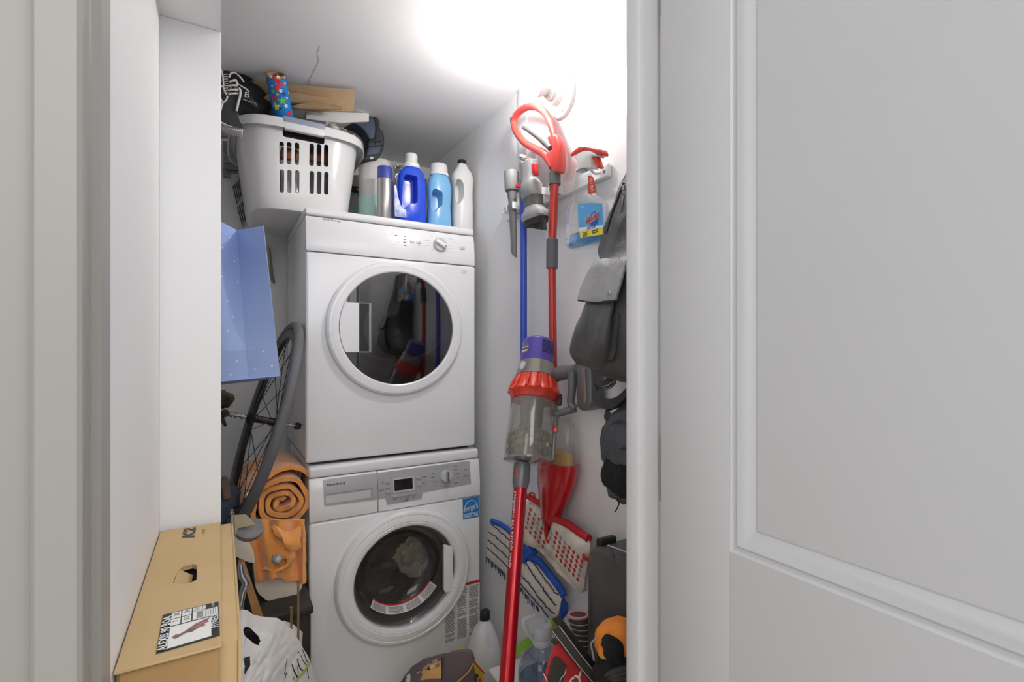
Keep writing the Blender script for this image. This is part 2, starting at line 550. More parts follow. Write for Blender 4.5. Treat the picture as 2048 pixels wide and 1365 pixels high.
def cp(px, py, d=0.0):
    """point on the leaning dryer control panel"""
    y = DF
    for _ in range(6):
        p = at(px, py, Y=y - d)
        for (ya, za), (yb, zb) in zip(pts[:3], pts[1:4]):
            if p.z <= zb or zb == pts[3][1]:
                y = ya + (yb - ya) * (p.z - za) / (zb - za)
                break
    return at(px, py, Y=y - d)
EX, EZ = V3((1, 0, 0)), V3((0, .08, 1)).normalized()
EN = EX.cross(EZ)   # towards the room
link('logo_lettering', text('Blomberg', cp(663, 441, .0008), EX, EZ, width=.056, height=.0095, bold=.012), M['print'], dry)
for x, y in ((792, 471), (809, 473), (809, 479), (809, 485), (810, 491)):
    link('indicator_light', obox(cp(x, y), EX * .0045, EZ * .0014, EN * .0012), M['dprint'], dry)
for x, y in ((825, 483.5), (838, 485)):
    b = link('button', obox(cp(x, y, .001), EX * .0085, EZ * .0045, EN * .003, .0012), M['wplastic'], dry)
    link('button_mark', obox(cp(x + 1, y - .7, .0045), EX * .0025, EZ * .0008, EN * .0003), M['dprint'], b)
b = link('power_button', obox(cp(924.5, 495.5, .001), EX * .0095, EZ * .0075, EN * .004, .0018), M['lsilver'], dry)
prn = []
for x, y, wd in ((783, 470, .014), (786, 466, .012), (800, 473, .012), (797, 479, .015), (797, 485, .016), (793, 490, .020), (826, 490, .012), (839, 492, .012),
                 (874, 473, .010), (889, 476, .012), (907, 483, .022), (902, 478, .016), (853, 481, .022), (853, 491, .022), (862, 473, .010), (860, 486, .012),
                 (900, 491, .012), (900, 498, .020), (893, 503, .018), (907, 506, .024), (866, 500, .012)):
    prn.append(obox(cp(x, y, .0003), EX * wd / 2, EZ * .0007, EN * .0003))
link('printed_scale', J(*prn), M['lsilver'], dry)
kc = cp(880, 490)
ax = (EN * 1.0).normalized()
kn = link('programme_knob', lathe([(0, 0), (.0265, 0), (.0260, .006), (.0225, .0115), (0, .012)], kc, ax, 36), M['lsilver'], dry)
dk = (EX * .87 - EZ * .5).normalized()
link('knob_grip', obox(kc + ax * .016, dk * .0235, ax.cross(dk) * .0075, ax * .0075, .004, 3), M['wplastic'], kn)
link('knob_mark', obox(kc + ax * .0237 + dk * .017, dk * .004, ax.cross(dk) * .0012, ax * .0004), M['dprint'], kn)
# certification mark
cm = cp(928, 544)
cm = dr(928, 544, .0004)
ux, uz = V3((1, 0, 0)), V3((0, 0, 1))
link('approval_mark', J(tube([cm + ux * a + uz * b for a, b in ((-.009, -.006), (-.009, .005), (-.004, .008), (0, .004), (.004, .008), (.009, .005), (.009, -.006))], .0007, 5, True), text('US', cm - uz * .001, ux, uz, height=.007)), M['print'], dry)
# dryer door
ring = link('door', lathe([(.205, -.004), (.238, -.004), (.238, .010), (.2355, .018), (.229, .0225), (.221, .0235), (.2200, .0225), (.2192, .0235), (.203, .0240), (.199, .0215), (.1975, .006), (.205, -.004)], dc, (0, -1, 0), 96, cap=False), M['enamel'], dry, 25)
link('window_glass', lathe([(0, .020), (.12, .0195), (.1985, .0160), (.1985, .0130), (0, .0160)], dc, (0, -1, 0), 72), M['tint'], ring)
link('window_bowl', lathe([(.1985, .005), (.19, -.03), (.17, -.09), (.10, -.125), (0, -.13)], dc, (0, -1, 0), 48, cap=False), M['cavity'], ring)
lip = [dc + V3((.17 * math.cos(a), .004 - .004 * math.sin(-a), .115 * math.sin(a) + .0)) for a in [math.radians(d) for d in range(205, 345, 6)]]
M['lipreflect'] = mat('pale lip reflection', rgb(190, 192, 198), .1)  # pale grey imitates the reflection along the curved glass lip
link('bowl_lip', tube(lip, [.001, .004, .0055, .0055, .004, .001], 8, sx=1, sy=.6), M['lipreflect'], ring)
# handle plate on the left of the window and the finger recess beside it
zt, zb = dr(718, 606, .021).z, dr(718, 705, .021).z
xr = dr(718, 650, .021).x
hp = []
r = .1975
for k in range(9):
    z = zt + (zb - zt) * k / 8
    hp.append((dc.x - math.sqrt(r * r - (z - dc.z) ** 2), DF - .0185, z))
hp = hp + [(xr, DF - .0185, zb), (xr, DF - .0185, zt)]
link('handle_plate', prism(hp, (0, -.0045, 0), .0012, 2), M['enamel'], ring)
xr2 = dr(737, 650, .015).x
link('finger_recess', J(box(xr - .002, xr2, DF - .0195, DF + .03, zb + .002, zt - .002)), M['black'], ring)
link('recess_frame', J(obox((xr2 + .004, DF - .019, (zt + zb) / 2), (.004, 0, 0), (0, .003, 0), (0, 0, (zt - zb) / 2), .0015), box(xr, xr2 + .006, DF - .0215, DF - .017, zt - .0025, zt + .001), box(xr, xr2 + .006, DF - .0215, DF - .017, zb - .001, zb + .0025)), M['grey'], ring)

# ---------------------------------------------------------------- washer
WF = 1.889
wx0, wx1 = .236, .830
def wf(px, py, d=0.0): return at(px, py, Y=WF - d)
M['wglass'] = glass('clear washer door glass', (.82, .82, .82, 1), .03, .03, body=.04, bodycol=(.5, .5, .48, 1))
M['drum'] = mat('stainless drum', rgb(120, 115, 110), .35, .7, var=.15, vs=14)
M['gasket'] = mat('grey rubber gasket', rgb(110, 108, 106), .55, var=.08, vs=20)
M['bluelabel'] = mat('blue label print', rgb(42, 130, 200), .4)
was = thing('washing_machine', 'white front-loading washing machine with a porthole door, lower of the stacked machines', 'washer', (.533, 2.2, 0))
wc = V3((.5435, WF, .433))
link('cabinet', cut(bevel(box(wx0 + .004, wx1 - .002, WF + .03, 2.46, .02, .806), .006, 2), lathe([(0, -.46), (.24, -.46), (.24, .0), (0, .0)], wc, (0, -1, 0), 48)), M['enamel'], was)
hole = lathe([(0, -.03), (.19, -.03), (.19, .05), (0, .05)], wc + V3((0, .04, 0)), (0, -1, 0), 48)
link('front_panel', cut(bevel(box(wx0, wx1, WF, WF + .034, .03, .6665), .008, 3), hole), M['enamel'], was)
link('worktop', bevel(box(wx0, wx1, WF + .012, 2.46, .8105, .847), .009, 3), M['enamel'], was)
for x in (wx0 + .06, wx1 - .06):
    for y in (WF + .08, 2.40):
        link('foot', lathe([(0, 0), (.022, 0), (.020, .012), (.010, .014), (.010, .024), (0, .024)], (x, y, 0)), M['dark'], was)
wp = [(WF - .002, .6695), (WF - .003, .72), (WF + .002, .77), (WF + .011, .8085), (WF + .036, .8085), (WF + .036, .6695)]
xs = wf(756, 990).x
link('control_panel', bevel(prism([(xs + .001, y, z) for y, z in wp], (wx1 - xs - .001, 0, 0)), .004, 2, 25), M['enamel'], was)
drw = link('detergent_drawer', bevel(prism([(wx0, y, z) for y, z in wp], (xs - wx0 - .001, 0, 0)), .004, 2, 25), M['enamel'], was)
def wq(px, py, d=0.0):
    y = WF
    for _ in range(6):
        p = at(px, py, Y=y - d)
        for (ya, za), (yb, zb) in zip(wp[:3], wp[1:4]):
            if p.z <= zb or zb == wp[3][1]:
                y = ya + (yb - ya) * (p.z - za) / (zb - za)
                break
    return at(px, py, Y=y - d)
WN = V3((0, -1, .10)).normalized()
WZ = V3((0, .10, 1)).normalized()
def crop(x, y): return 600 + x / 5.389, 880 + y / 5.389
def facing(pxpts, d0, th):
    """thin raised shape following the washer panel"""
    q = [wq(*crop(x, y), d0) for x, y in pxpts]
    return q
def patch(poly, d=.0006, n=10, rows=6, x0=None):
    """polygon strip mesh over the panel: list of (top, bottom) crop pairs"""
    top, bot = poly
    V, F = [], []
    for i in range(len(top)):
        for j in range(rows + 1):
            x = top[i][0] + (bot[i][0] - top[i][0]) * j / rows
            y = top[i][1] + (bot[i][1] - top[i][1]) * j / rows
            V.append(wq(*crop(x, y), d))
    for i in range(len(top) - 1):
        for j in range(rows):
            a = i * (rows + 1) + j
            F.append((a, a + 1, a + rows + 2, a + rows + 1))
    bm = to_bm((V, F))
    r = bmesh.ops.extrude_face_region(bm, geom=list(bm.faces))
    bmesh.ops.translate(bm, verts=[v for v in r['geom'] if isinstance(v, bmesh.types.BMVert)], vec=(0, .002, 0))
    bmesh.ops.recalc_face_normals(bm, faces=bm.faces)
    return from_bm(bm)
dtop = [(245, 434), (400, 412), (828, 360)]
dbot = [(262, 722), (405, 703), (842, 645)]
fas = link('drawer_fascia', patch((dtop, dbot), .0012), M['silver'], drw)
link('drawer_grip', patch(([(278, 598), (700, 540), (775, 530)], [(280, 695), (705, 632), (778, 622)]), .0022, rows=3), M['lsilver'], drw)
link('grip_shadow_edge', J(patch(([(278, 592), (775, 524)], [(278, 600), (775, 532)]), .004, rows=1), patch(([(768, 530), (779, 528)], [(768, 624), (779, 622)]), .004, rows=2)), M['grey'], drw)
link('logo_lettering', text('Blomberg', wq(*crop(387, 480), .0016), EX, WZ, width=.058, height=.0105, bold=.02), M['dprint'], drw)
ptop = [(834, 359), (925, 347), (928, 347), (1312, 296), (1324, 294), (1826, 226)]
pbot = [(848, 645), (920, 635), (940, 706), (1310, 642), (1324, 572), (1844, 476)]
link('panel_fascia', patch((ptop, pbot), .0012), M['silver'], was)
ds = link('display_frame', patch(([(1003, 420), (1228, 392)], [(1010, 573), (1237, 545)]), .003, rows=2), M['lsilver'], was)
M['lcd'] = mat('dark lcd screen', rgb(42, 40, 40), .08, var=.2, vs=30)
link('display_screen', patch(([(1016, 437), (1212, 410)], [(1020, 554), (1216, 528)]), .0036, rows=2), M['lcd'], ds)
def pb(x, y, w_, h_):
    p = wq(*crop(x, y), .002)
    sl = 5.389 * FPX
    return obox(p, V3((1, 0, 0)) * w_ / 2, WZ * h_ / 2, WN * .004, .0012)
for x, y, ww, hh in ((945, 459, .018, .007), (947, 511, .018, .007), (952, 564, .018, .007), (1280, 410, .0175, .007), (1286, 466, .0175, .005), (1286, 484, .0175, .007),
                     (1030, 612, .021, .0075), (1092, 603, .021, .0075), (1155, 592, .021, .0075), (1220, 581, .021, .0075)):
    link('button', pb(x, y, ww, hh), M['silver'], was)
link('power_button', pb(1793, 366, .019, .0145), M['silver'], was)
pr_ = []
for x, y, ww in ((890, 463, .008), (880, 545, .014), (1345, 400, .016), (1335, 463, .008), (1335, 480, .008), (1300, 520, .010), (1470, 315, .018), (1440, 360, .012), (1430, 405, .010),
                 (1455, 455, .018), (1460, 498, .010), (1565, 293, .020), (1675, 288, .014), (1680, 322, .018), (1690, 368, .020), (1700, 412, .012), (1685, 465, .016), (1580, 500, .016),
                 (1785, 325, .010), (1028, 645, .008), (1092, 640, .008), (1160, 632, .008), (1225, 620, .008), (1130, 655, .020), (1160, 657, .008)):
    pr_.append(obox(wq(*crop(x, y), .0014), EX * ww / 2, WZ * .0008, WN * .0003))
link('printed_scale', J(*pr_), M['dprint'], was)
kc = wq(*crop(1575, 393), .001)
kn = link('programme_knob', lathe([(0, 0), (.0225, 0), (.0222, .008), (.019, .013), (0, .014)], kc, WN, 36), M['lsilver'], was)
link('knob_grip', obox(kc + WN * .017, EX * .006, WZ * .020, WN * .007, .003, 3), M['chrome'], kn)
# blue efficiency label
ec = [wf(x, y, .0004) for x, y in ((926, 1040.5), (958, 1034), (957.3, 992.5), (925.3, 999))]
lb = link('efficiency_label', quad(*ec, th=.0005), M['bluelabel'], was)
o = (ec[0] + ec[1] + ec[2] + ec[3]) / 4
wd, ht = (ec[1] - ec[0]).length, (ec[3] - ec[0]).length
Q = lambda a, b: o + V3((a * wd / 2, -.0009, b * ht / 2))
arc = [Q(.86 * math.cos(a), -.25 + .98 * math.sin(a)) for a in [math.radians(d) for d in range(8, 176, 7)]]
st = []
for k in range(10):
    a = PI / 2 + k * PI / 5
    rr = .33 if k % 2 == 0 else .15
    st.append(Q(.58 + rr * math.cos(a) * .9, .06 + rr * math.sin(a) * .8))
link('label_print', J(tube(arc, .0011, 5), tube(st, .0009, 5, True), text('energy', Q(-.22, -.1), V3((1, 0, .16)), V3((-.1, 0, 1)), width=wd * .72, height=ht * .25, shear=.3, bold=.01),
    box(Q(-.93, 0).x, Q(.93, 0).x, Q(0, 0).y - .0003, Q(0, 0).y + .0003, Q(0, -.53).z, Q(0, -.48).z), text('ENERGY STAR', Q(0, -.73), EX, (0, 0, 1), width=wd * .9, height=ht * .15, bold=.02)), M['inkwhite'], lb)
# warning sheet low on the right
sh = [wf(x, y, .0003) for x, y in ((889, 1307), (960, 1275), (960, 1213), (889, 1240))]
ws = link('warning_sheet', quad((sh[0].x, sh[0].y, .135), (wx1 - .002, sh[0].y, .135), (wx1 - .002, sh[0].y, .345), (sh[0].x, sh[0].y, .345), .0004), M['paper'], was)
x0, x1 = sh[0].x, wx1 - .002
yy = sh[0].y - .0008
link('red_stripe', box(x0, x1, yy - .0003, yy, .334, .345), M['inkred'], ws)
ln = []
random.seed(3)
cw = (x1 - x0) / 3
for cidx in range(3):
    z = .326
    while z > .14:
        if random.random() > .12:
            ln.append(box(x0 + cidx * cw + .003, x0 + (cidx + 1) * cw - .004 - random.random() * .008, yy - .0002, yy, z, z + .0017))
        z -= .0044
link('warning_text', J(*ln), M['dprint'], ws)
# porthole door
wd_ = link('door', lathe([(.192, -.006), (.2345, -.006), (.2345, .016), (.232, .027), (.226, .0335), (.219, .0355), (.2165, .0340), (.214, .0350), (.196, .0375), (.1925, .0360), (.190, .0370), (.181, .034), (.1765, .026), (.175, .004), (.192, -.006)], wc, (0, -1, 0), 96, cap=False), M['enamel'], was, 25)
link('door_glass', lathe([(.1765, .020), (.168, .014), (.150, -.035), (.132, -.075), (.10, -.092), (0, -.100), (0, -.104), (.102, -.096), (.136, -.079), (.154, -.037), (.171, .010), (.1765, .014)], wc, (0, -1, 0), 64, cap=False), M['wglass'], wd_)
link('door_seal', lathe([(.20, -.006), (.176, -.020), (.170, -.060), (.155, -.085), (.165, -.105), (.19, -.11)], wc, (0, -1, 0), 56, cap=False), M['gasket'], was)
link('drum', lathe([(.165, -.10), (.225, -.13), (.225, -.40), (.20, -.43), (0, -.44)], wc, (0, -1, 0), 48, cap=False), M['drum'], was)
# handle on the right of the porthole
hb = [wf(x, y, .036) for x, y in ((888, 1092), (890, 1091), (906, 1095), (906, 1182), (891, 1187), (888, 1180))]
link('handle', J(prism(hb, (0, .016, 0), .003, 2)), M['enamel'], wd_)
rl = [wf(x, y, .033) for x, y in ((906, 1180), (903, 1190), (890, 1210), (868, 1232), (872, 1222), (884, 1204), (889, 1188))]
# laundry in the drum
M['laundry'] = mat('dark laundry', rgb(58, 50, 48), .8, var=.3, vs=14, bump=.3, bs=60)
M['laundry2'] = mat('beige laundry', rgb(196, 184, 170), .8, var=.06, vs=14, bump=.3, bs=60)
M['laundry3'] = mat('grey laundry', rgb(138, 130, 124), .8, var=.1, vs=14, bump=.3, bs=60)
single('black_garment', 'crumpled black garment lying low in the washing machine drum', 'clothing', blob(wc + V3((-.02, .23, -.12)), (.15, 0, 0), (0, .10, 0), (0, .02, .07), amp=.03, fr=14, seed=1), M['laundry'])
single('beige_shirt', 'crumpled beige shirt pressed against the porthole glass', 'clothing', rough(blob(wc + V3((.075, .155, -.01)), (.05, 0, .03), (0, .030, 0), (-.03, 0, .068), 2.2, 2.2, 36, 24, amp=.018, fr=22, seed=4), .005, 60, 2), M['laundry2'])
single('grey_sock', 'small grey sock near the bottom of the porthole glass', 'clothing', blob(wc + V3((-.02, .155, -.103)), (.035, 0, .004), (0, .018, 0), (.004, 0, .012), amp=.006, fr=40, seed=2), M['laundry3'])
single('brown_garment', 'crumpled dark brown garment at the back of the drum', 'clothing', blob(wc + V3((.03, .30, .02)), (.11, 0, .02), (0, .08, 0), (-.02, 0, .09), amp=.035, fr=13, seed=9), mat('brown laundry', rgb(92, 66, 58), .85, var=.2, vs=15, bump=.3, bs=60))
# curved warning strip on the glass
V, F = [], []
NA = 24
a0, a1 = math.radians(222), math.radians(326)
def gp(r, a, d):  # on the inside of the porthole glass
    return wc + V3((r * math.cos(a), d, r * math.sin(a)))
def strip(r0, r1, d0, d1, a0, a1, n=24):
    s = []
    for k in range(n + 1):
        a = a0 + (a1 - a0) * k / n
        s.append([gp(r0, a, d0), gp(r1, a, d1), gp(r1, a, d1) + V3((0, .0006, 0)), gp(r0, a, d0) + V3((0, .0006, 0))])
    return loft(s, True)
sg = link('glass_sticker', strip(.128, .150, .060, .028, a0, a1), M['paper'], wd_)
link('sticker_red_band', strip(.1265, .1305, .0595, .0545, a0, a1), M['inkred'], sg)
tl = []
for r_, dd in ((.1335, .0500), (.1365, .0460), (.1395, .0410), (.1425, .0370), (.1455, .0325)):
    for k in range(4):
        s0 = a0 + (a1 - a0) * (k / 4 + .02)
        tl.append(strip(r_, r_ + .0013, dd - .0012, dd - .0032, s0, s0 + (a1 - a0) * .21, 5))
link('sticker_text', J(*tl), M['print'], sg)
# ================================================================ on top of the dryer
TZ = 1.705
# ---- laundry basket: rounded tapering shell with a skirted rim
def superloop(cx, cy, a, b, z, n=5.0, N=96):
    return [V3((cx + a * spow(math.cos(2 * PI * k / N), 2 / n), cy + b * spow(math.sin(2 * PI * k / N), 2 / n), z)) for k in range(N)]
bcx, bcy = .238, 2.262
BH = .293
def bsec(f, ins=0.0):
    """outline of the basket at height fraction f"""
    a = .158 + .037 * f - ins
    b = .236 + .030 * f - ins
    return superloop(bcx, bcy, a, b, TZ + .0005 + BH * f, 4.2)
outer = [superloop(bcx, bcy, .146, .224, TZ, 4.2), superloop(bcx, bcy, .154, .232, TZ + .004, 4.2)] + [bsec(f) for f in (.05, .2, .4, .6, .8, .97, 1.0)]
inner = [bsec(f, .003) for f in (1.0, .8, .6, .4, .2, .03)] + [superloop(bcx, bcy, .142, .22, TZ + .008, 4.2)]
shell = loft(outer + inner, True)
# handle opening and the two rows of slots in the front wall
fy = bcy - .24
def bf(px, py): return at(px, py, Y=fy - .012)
cut_g = []
EXX, EZZ = V3((1, 0, 0)), V3((0, 0, 1))
def slot(px0, px1, py0, py1, r):
    a, b = bf(px0, (py0 + py1) / 2), bf(px1, (py0 + py1) / 2)
    zt, zb = bf((px0 + px1) / 2, py0).z, bf((px0 + px1) / 2, py1).z
    o = V3(((a.x + b.x) / 2, fy - .08, (zt + zb) / 2))
    hw, hh = (b.x - a.x) / 2, (zt - zb) / 2
    return prism(rrect(o, EXX, EZZ, hw, hh, min(r, hw * .98, hh * .98), 5), (0, .12, 0))
cut_g.append(slot(565, 648, 254, 283, .008))
for x in (563, 578, 593.5, 623, 637.5, 652):
    k = (x - 607) * .07
    cut_g.append(slot(x - 4.6, x + 4.6, 285 + k + 2.5, 331 + k, .01))
    cut_g.append(slot(x - 3.4, x + 5.6, 341 + k * .8, 386 + k * .7, .01))
shell = cut(shell, J(*cut_g))
bk = thing('laundry_basket', 'white plastic laundry basket heaped with things on top of the dryer', 'basket', (bcx, bcy, TZ))
link('tub', shell, M['basket'], bk, 35)
rim = [superloop(bcx, bcy, .196, .267, TZ + BH - .002, 4.2), superloop(bcx, bcy, .206, .278, TZ + BH + .004, 4.0), superloop(bcx, bcy, .214, .286, TZ + BH, 3.8), superloop(bcx, bcy, .219, .291, TZ + BH - .032, 3.8),
       superloop(bcx, bcy, .216, .288, TZ + BH - .032, 3.8), superloop(bcx, bcy, .211, .283, TZ + BH - .004, 3.8), superloop(bcx, bcy, .196, .267, TZ + BH - .006, 4.2)]
link('rim', loft(rim, False), M['basket'], bk, 35)
M['bluegrey'] = mat('blue grey grip', rgb(150, 160, 178), .4)
gx0, gx1 = at(566, 235, Y=bcy - .285).x, at(650, 240, Y=bcy - .285).x
link('grip_pad', bevel(box(gx0, gx1, bcy - .2885, bcy - .262, TZ + BH - .012, TZ + BH + .0075), .002), M['bluegrey'], bk)
link('rim_bracket', bevel(box(gx0 + .004, gx1 - .002, bcy - .291, bcy - .268, TZ + BH - .036, TZ + BH - .012), .004), M['basket'], bk)
# contents
M['amber'] = mat('amber packet', rgb(186, 120, 78), .5, var=.15, vs=30)
M['greyp'] = mat('grey packet', rgb(150, 150, 150), .3, var=.2, vs=40)
ow = thing('storage_jar', 'grey lidded jar with a copper brown top seen through the basket slots', 'jar', (.30, 2.14, TZ + .01))
link('body', bevel(box(.255, .345, 2.105, 2.18, TZ + .009, TZ + .208), .01), M['greyp'], ow)
link('lid', bevel(box(.252, .348, 2.102, 2.183, TZ + .209, TZ + .25), .012), M['amber'], ow)
ow = thing('storage_jar', 'clear grey jar with a copper lid behind the basket slots, beside the black cloth', 'jar', (.20, 2.14, TZ + .01))
link('body', bevel(box(.172, .235, 2.105, 2.17, TZ + .009, TZ + .20), .012), mat('clear grey jar', rgb(205, 205, 205), .15, var=.15, vs=40), ow)
link('lid', bevel(box(.174, .233, 2.107, 2.168, TZ + .201, TZ + .245), .012), M['amber'], ow)
M['blackcloth'] = mat('black cloth', rgb(40, 40, 41), .85, var=.2, vs=25, bump=.3, bs=150, sheen=.2)
single('black_cloth', 'black cloth seen through the handle opening of the basket', 'cloth', blob((.225, 2.065, 1.963), (.12, 0, 0), (0, .034, 0), (0, 0, .024), 3, 3, amp=.006, fr=22), M['blackcloth'])
M['spotted'] = mat('black and white cloth', rgb(35, 35, 36), .8, vs=34, c2=rgb(225, 222, 218), bump=.3)
single('patterned_scarf', 'crumpled black and white patterned scarf behind the basket grip', 'scarf', rough(blob((.345, 2.05, 2.005), (.06, .0, -.012), (0, .04, 0), (0, 0, .032), 2.2, 2.2, 40, 24, amp=.014, fr=26, seed=3), .004, 60), M['spotted'])
# gift wrap tube
M['wrap'] = mat('blue gift wrap', rgb(30, 128, 208), .3, var=.06)
M['card'] = mat('brown card tube', rgb(178, 140, 96), .7, var=.08)
ta, tb = at(551.5, 149, Z=2.122), at(567, 232, Y=2.03)
td = (ta - tb).normalized()
tb2 = tb - td * .015
L_ = (ta - tb2).length
rw = .0300
gt = thing('gift_wrap_tube', 'blue star-patterned gift wrap tube sticking up out of the basket', 'wrapping paper', tb2)
link('wrap_sheet', lathe([(rw - .0025, 0), (rw, 0), (rw, L_ - .008), (rw - .0025, L_ - .008), (rw - .0025, 0)], tb2, td, 40, cap=False), M['wrap'], gt)
link('card_core', lathe([(rw - .006, 0), (rw - .0026, 0), (rw - .0026, L_), (rw - .006, L_), (rw - .006, 0)], tb2, td, 40, cap=False), M['card'], gt)
axw, e1w, e2w = frame(td)
def onw(px, py, up=0):
    """nearest tube surface point seen at a pixel"""
    d = (at(px, py, t=1) - V3((0, 0, CAMZ)))
    o = V3((0, 0, CAMZ))
    w0 = o - tb2
    dp = d - axw * d.dot(axw)
    wp_ = w0 - axw * w0.dot(axw)
    A_, B_, C_ = dp.dot(dp), 2 * dp.dot(wp_), wp_.dot(wp_) - (rw + .0006) ** 2
    D_ = max(0, B_ * B_ - 4 * A_ * C_)
    k = (-B_ - math.sqrt(D_)) / (2 * A_)
    p = o + d * k
    return p
def star_on(px, py, R, r2, rot=0):
    c0 = onw(px, py)
    rel = c0 - tb2
    h = rel.dot(axw)
    q = rel - axw * h
    a0 = math.atan2(q.dot(e2w), q.dot(e1w))
    V, F = [], []
    for layer in (rw + .0004, rw + .0010):
        V.append(tb2 + axw * h + (e1w * math.cos(a0) + e2w * math.sin(a0)) * layer)
        for k in range(10):
            a = rot + PI / 2 + k * PI / 5
            rr = R if k % 2 == 0 else r2
            u, v = rr * math.cos(a), rr * math.sin(a)
            aa = a0 + u / rw
            V.append(tb2 + axw * (h + v) + (e1w * math.cos(aa) + e2w * math.sin(aa)) * layer)
    for k in range(10):
        F.append((11, 12 + k, 12 + (k + 1) % 10))
    for k in range(10):
        F.append((1 + k, 1 + (k + 1) % 10, 12 + (k + 1) % 10, 12 + k))
    return V, F
stars = {'red': [(557, 168, .027, .3), (549, 196, .013, 0), (579, 226, .012, 0)], 'yellow': [(555, 189, .005, 0), (553, 214, .015, .2), (570, 167, .006, 0), (577, 186, .005, 0)],
         'green': [(565, 202, .0145, 0), (546, 183, .008, 0)], 'white': [(541, 153, .008, 0), (556, 154, .008, 0), (561, 182, .008, .3), (572, 212, .0085, .2), (544, 172, .004, 0), (557, 212, .004, 0), (569, 156, .004, 0), (574, 196, .005, 0)],
         'navy': [(568, 188, .009, .2), (560, 217, .008, 0)]}
scol = {'red': rgb(224, 48, 52), 'yellow': rgb(246, 226, 40), 'green': rgb(120, 200, 50), 'white': rgb(240, 240, 240), 'navy': rgb(36, 50, 150)}
for kx, lst in stars.items():
    m_ = mat(kx + ' star ink', scol[kx], .35)
    for (x, y, R, ro_) in lst:
        link('printed_star', star_on(x, y, R, R * .42, ro_), m_, gt)
# folded brown paper bags
M['kraft'] = mat('brown kraft paper', rgb(196, 166, 128), .75, var=.06, vs=20, bump=.15, bs=50)
def kbag(px, th, lab):
    """px: (x, y, plane) with plane a height (top edge) or a depth"""
    q = [at(x, y, **{k: v}) for x, y, k, v in px]
    t_ = thing('paper_bag', lab, 'paper bag', centre((q, [])), 'folded brown paper bags in the basket')
    link('folded_sheet', bevel(prism(q, (0, th, .001)), .001, 1), M['kraft'], t_)
    return t_
b1 = kbag([(501, 161, 'Y', 2.045), (556, 166, 'Y', 2.015), (610, 171, 'Y', 1.985), (660, 176, 'Y', 1.955), (711, 179, 'Y', 1.925), (707, 223, 'Y', 1.99), (640, 224, 'Y', 2.03), (560, 215, 'Y', 2.09), (520, 205, 'Y', 2.10)], .006, 'large flat brown paper bag standing rearmost in the basket')
def kb(x, y, d=0): return at(x, y, Y=2.045 - (x - 501) / 210 * .12 + max(0, (y - 165)) / 50 * .06 - d)
link('fold_line', ribbon([kb(530, 183, .003), kb(620, 190, .003), kb(709, 197, .003)], (0, 0, .0012), .001), M['kraft'], b1)
def kpts(l, d): return [(x, y, 'Y', kb(x, y, d).y) for x, y in l]
b2 = kbag(kpts([(526, 195), (545, 182), (600, 190), (640, 193), (678, 199), (686, 208), (684, 216), (640, 213), (590, 205), (540, 205)], .020), .016, 'folded brown paper bag lying under the flap of the large one')
b3 = kbag(kpts([(583, 213), (600, 207), (640, 203), (684, 211), (685, 216), (640, 218), (600, 217)], .040), .018, 'small brown paper bag with open pleats lying frontmost')
link('pleat', ribbon(spline([kb(585, 212, .042), kb(625, 205, .042), kb(660, 208, .042), kb(683, 213, .042)], 4), (0, .003, .001), .0012), M['kraft'], b3)
link('pleat', ribbon(spline([kb(590, 215, .043), kb(640, 211, .043), kb(683, 215, .043)], 4), (0, .003, .001), .0012), M['kraft'], b3)
single('white_board', 'white foam board lying tilted at the back of the basket', 'board', bevel(prism([at(612, 222, Y=2.12), at(738, 226, Y=2.12), at(738, 243, Y=2.12), at(680, 246, Y=2.12), at(612, 238, Y=2.12)], (0, .15, .012)), .002), M['paper'])
# navy boot hanging over the right rim
M['navy'] = mat('navy boot fabric', rgb(66, 76, 98), .55, var=.1, vs=15, bump=.2, bs=70)
M['navyd'] = mat('dark charcoal trim', rgb(46, 47, 51), .6, var=.12, vs=20, bump=.2, bs=80)
bo = thing('winter_boot', 'navy padded boot with a buckled strap hanging over the basket rim', 'boot', at(735, 325, Y=2.28))
yb = 2.13
def bt(px, py, d=0): return at(px, py, Y=yb - d)
leg = [bt(x, y) for x, y in ((690, 243), (705, 240), (722, 236), (744, 232), (751, 240), (752, 260), (750, 278), (738, 279), (735, 270), (730, 262), (722, 254), (712, 248))]
link('shaft', bevel(prism(leg, (0, .085, 0)), .012, 3), M['navy'], bo)
heel = [bt(x, y) for x, y in ((745, 233), (756, 234), (760, 246), (760, 257), (767, 262), (769.5, 275), (769, 290), (765, 303), (760, 313), (753, 321), (726, 321), (734, 308), (737, 290), (738, 279), (748, 278), (751, 260), (750, 245))]
link('heel_panel', bevel(prism(heel, (0, .095, 0)), .010, 3), M['navyd'], bo)
mid = [bt(x, y, .006) for x, y in ((738, 282), (764, 284), (762, 300), (757, 309), (733, 311), (737, 296))]
link('foot_panel', bevel(prism(mid, (0, .03, 0)), .006, 2), M['navy'], bo)
link('strap', bevel(prism([bt(x, y, .011) for x, y in ((737, 284), (767, 281), (767, 290), (737, 293))], (0, .012, 0)), .002), M['navyd'], bo)
link('buckle', tube([bt(x, y, .016) for x, y in ((751, 283), (762, 282), (762, 291), (751, 292))], .0022, 6, True), M['black'], bo)
link('logo_badge', bevel(prism([bt(x, y, .008) for x, y in ((740, 315), (744, 313), (748, 315.5), (745, 318), (740, 318))], (0, .006, 0)), .001), M['paper'], bo)
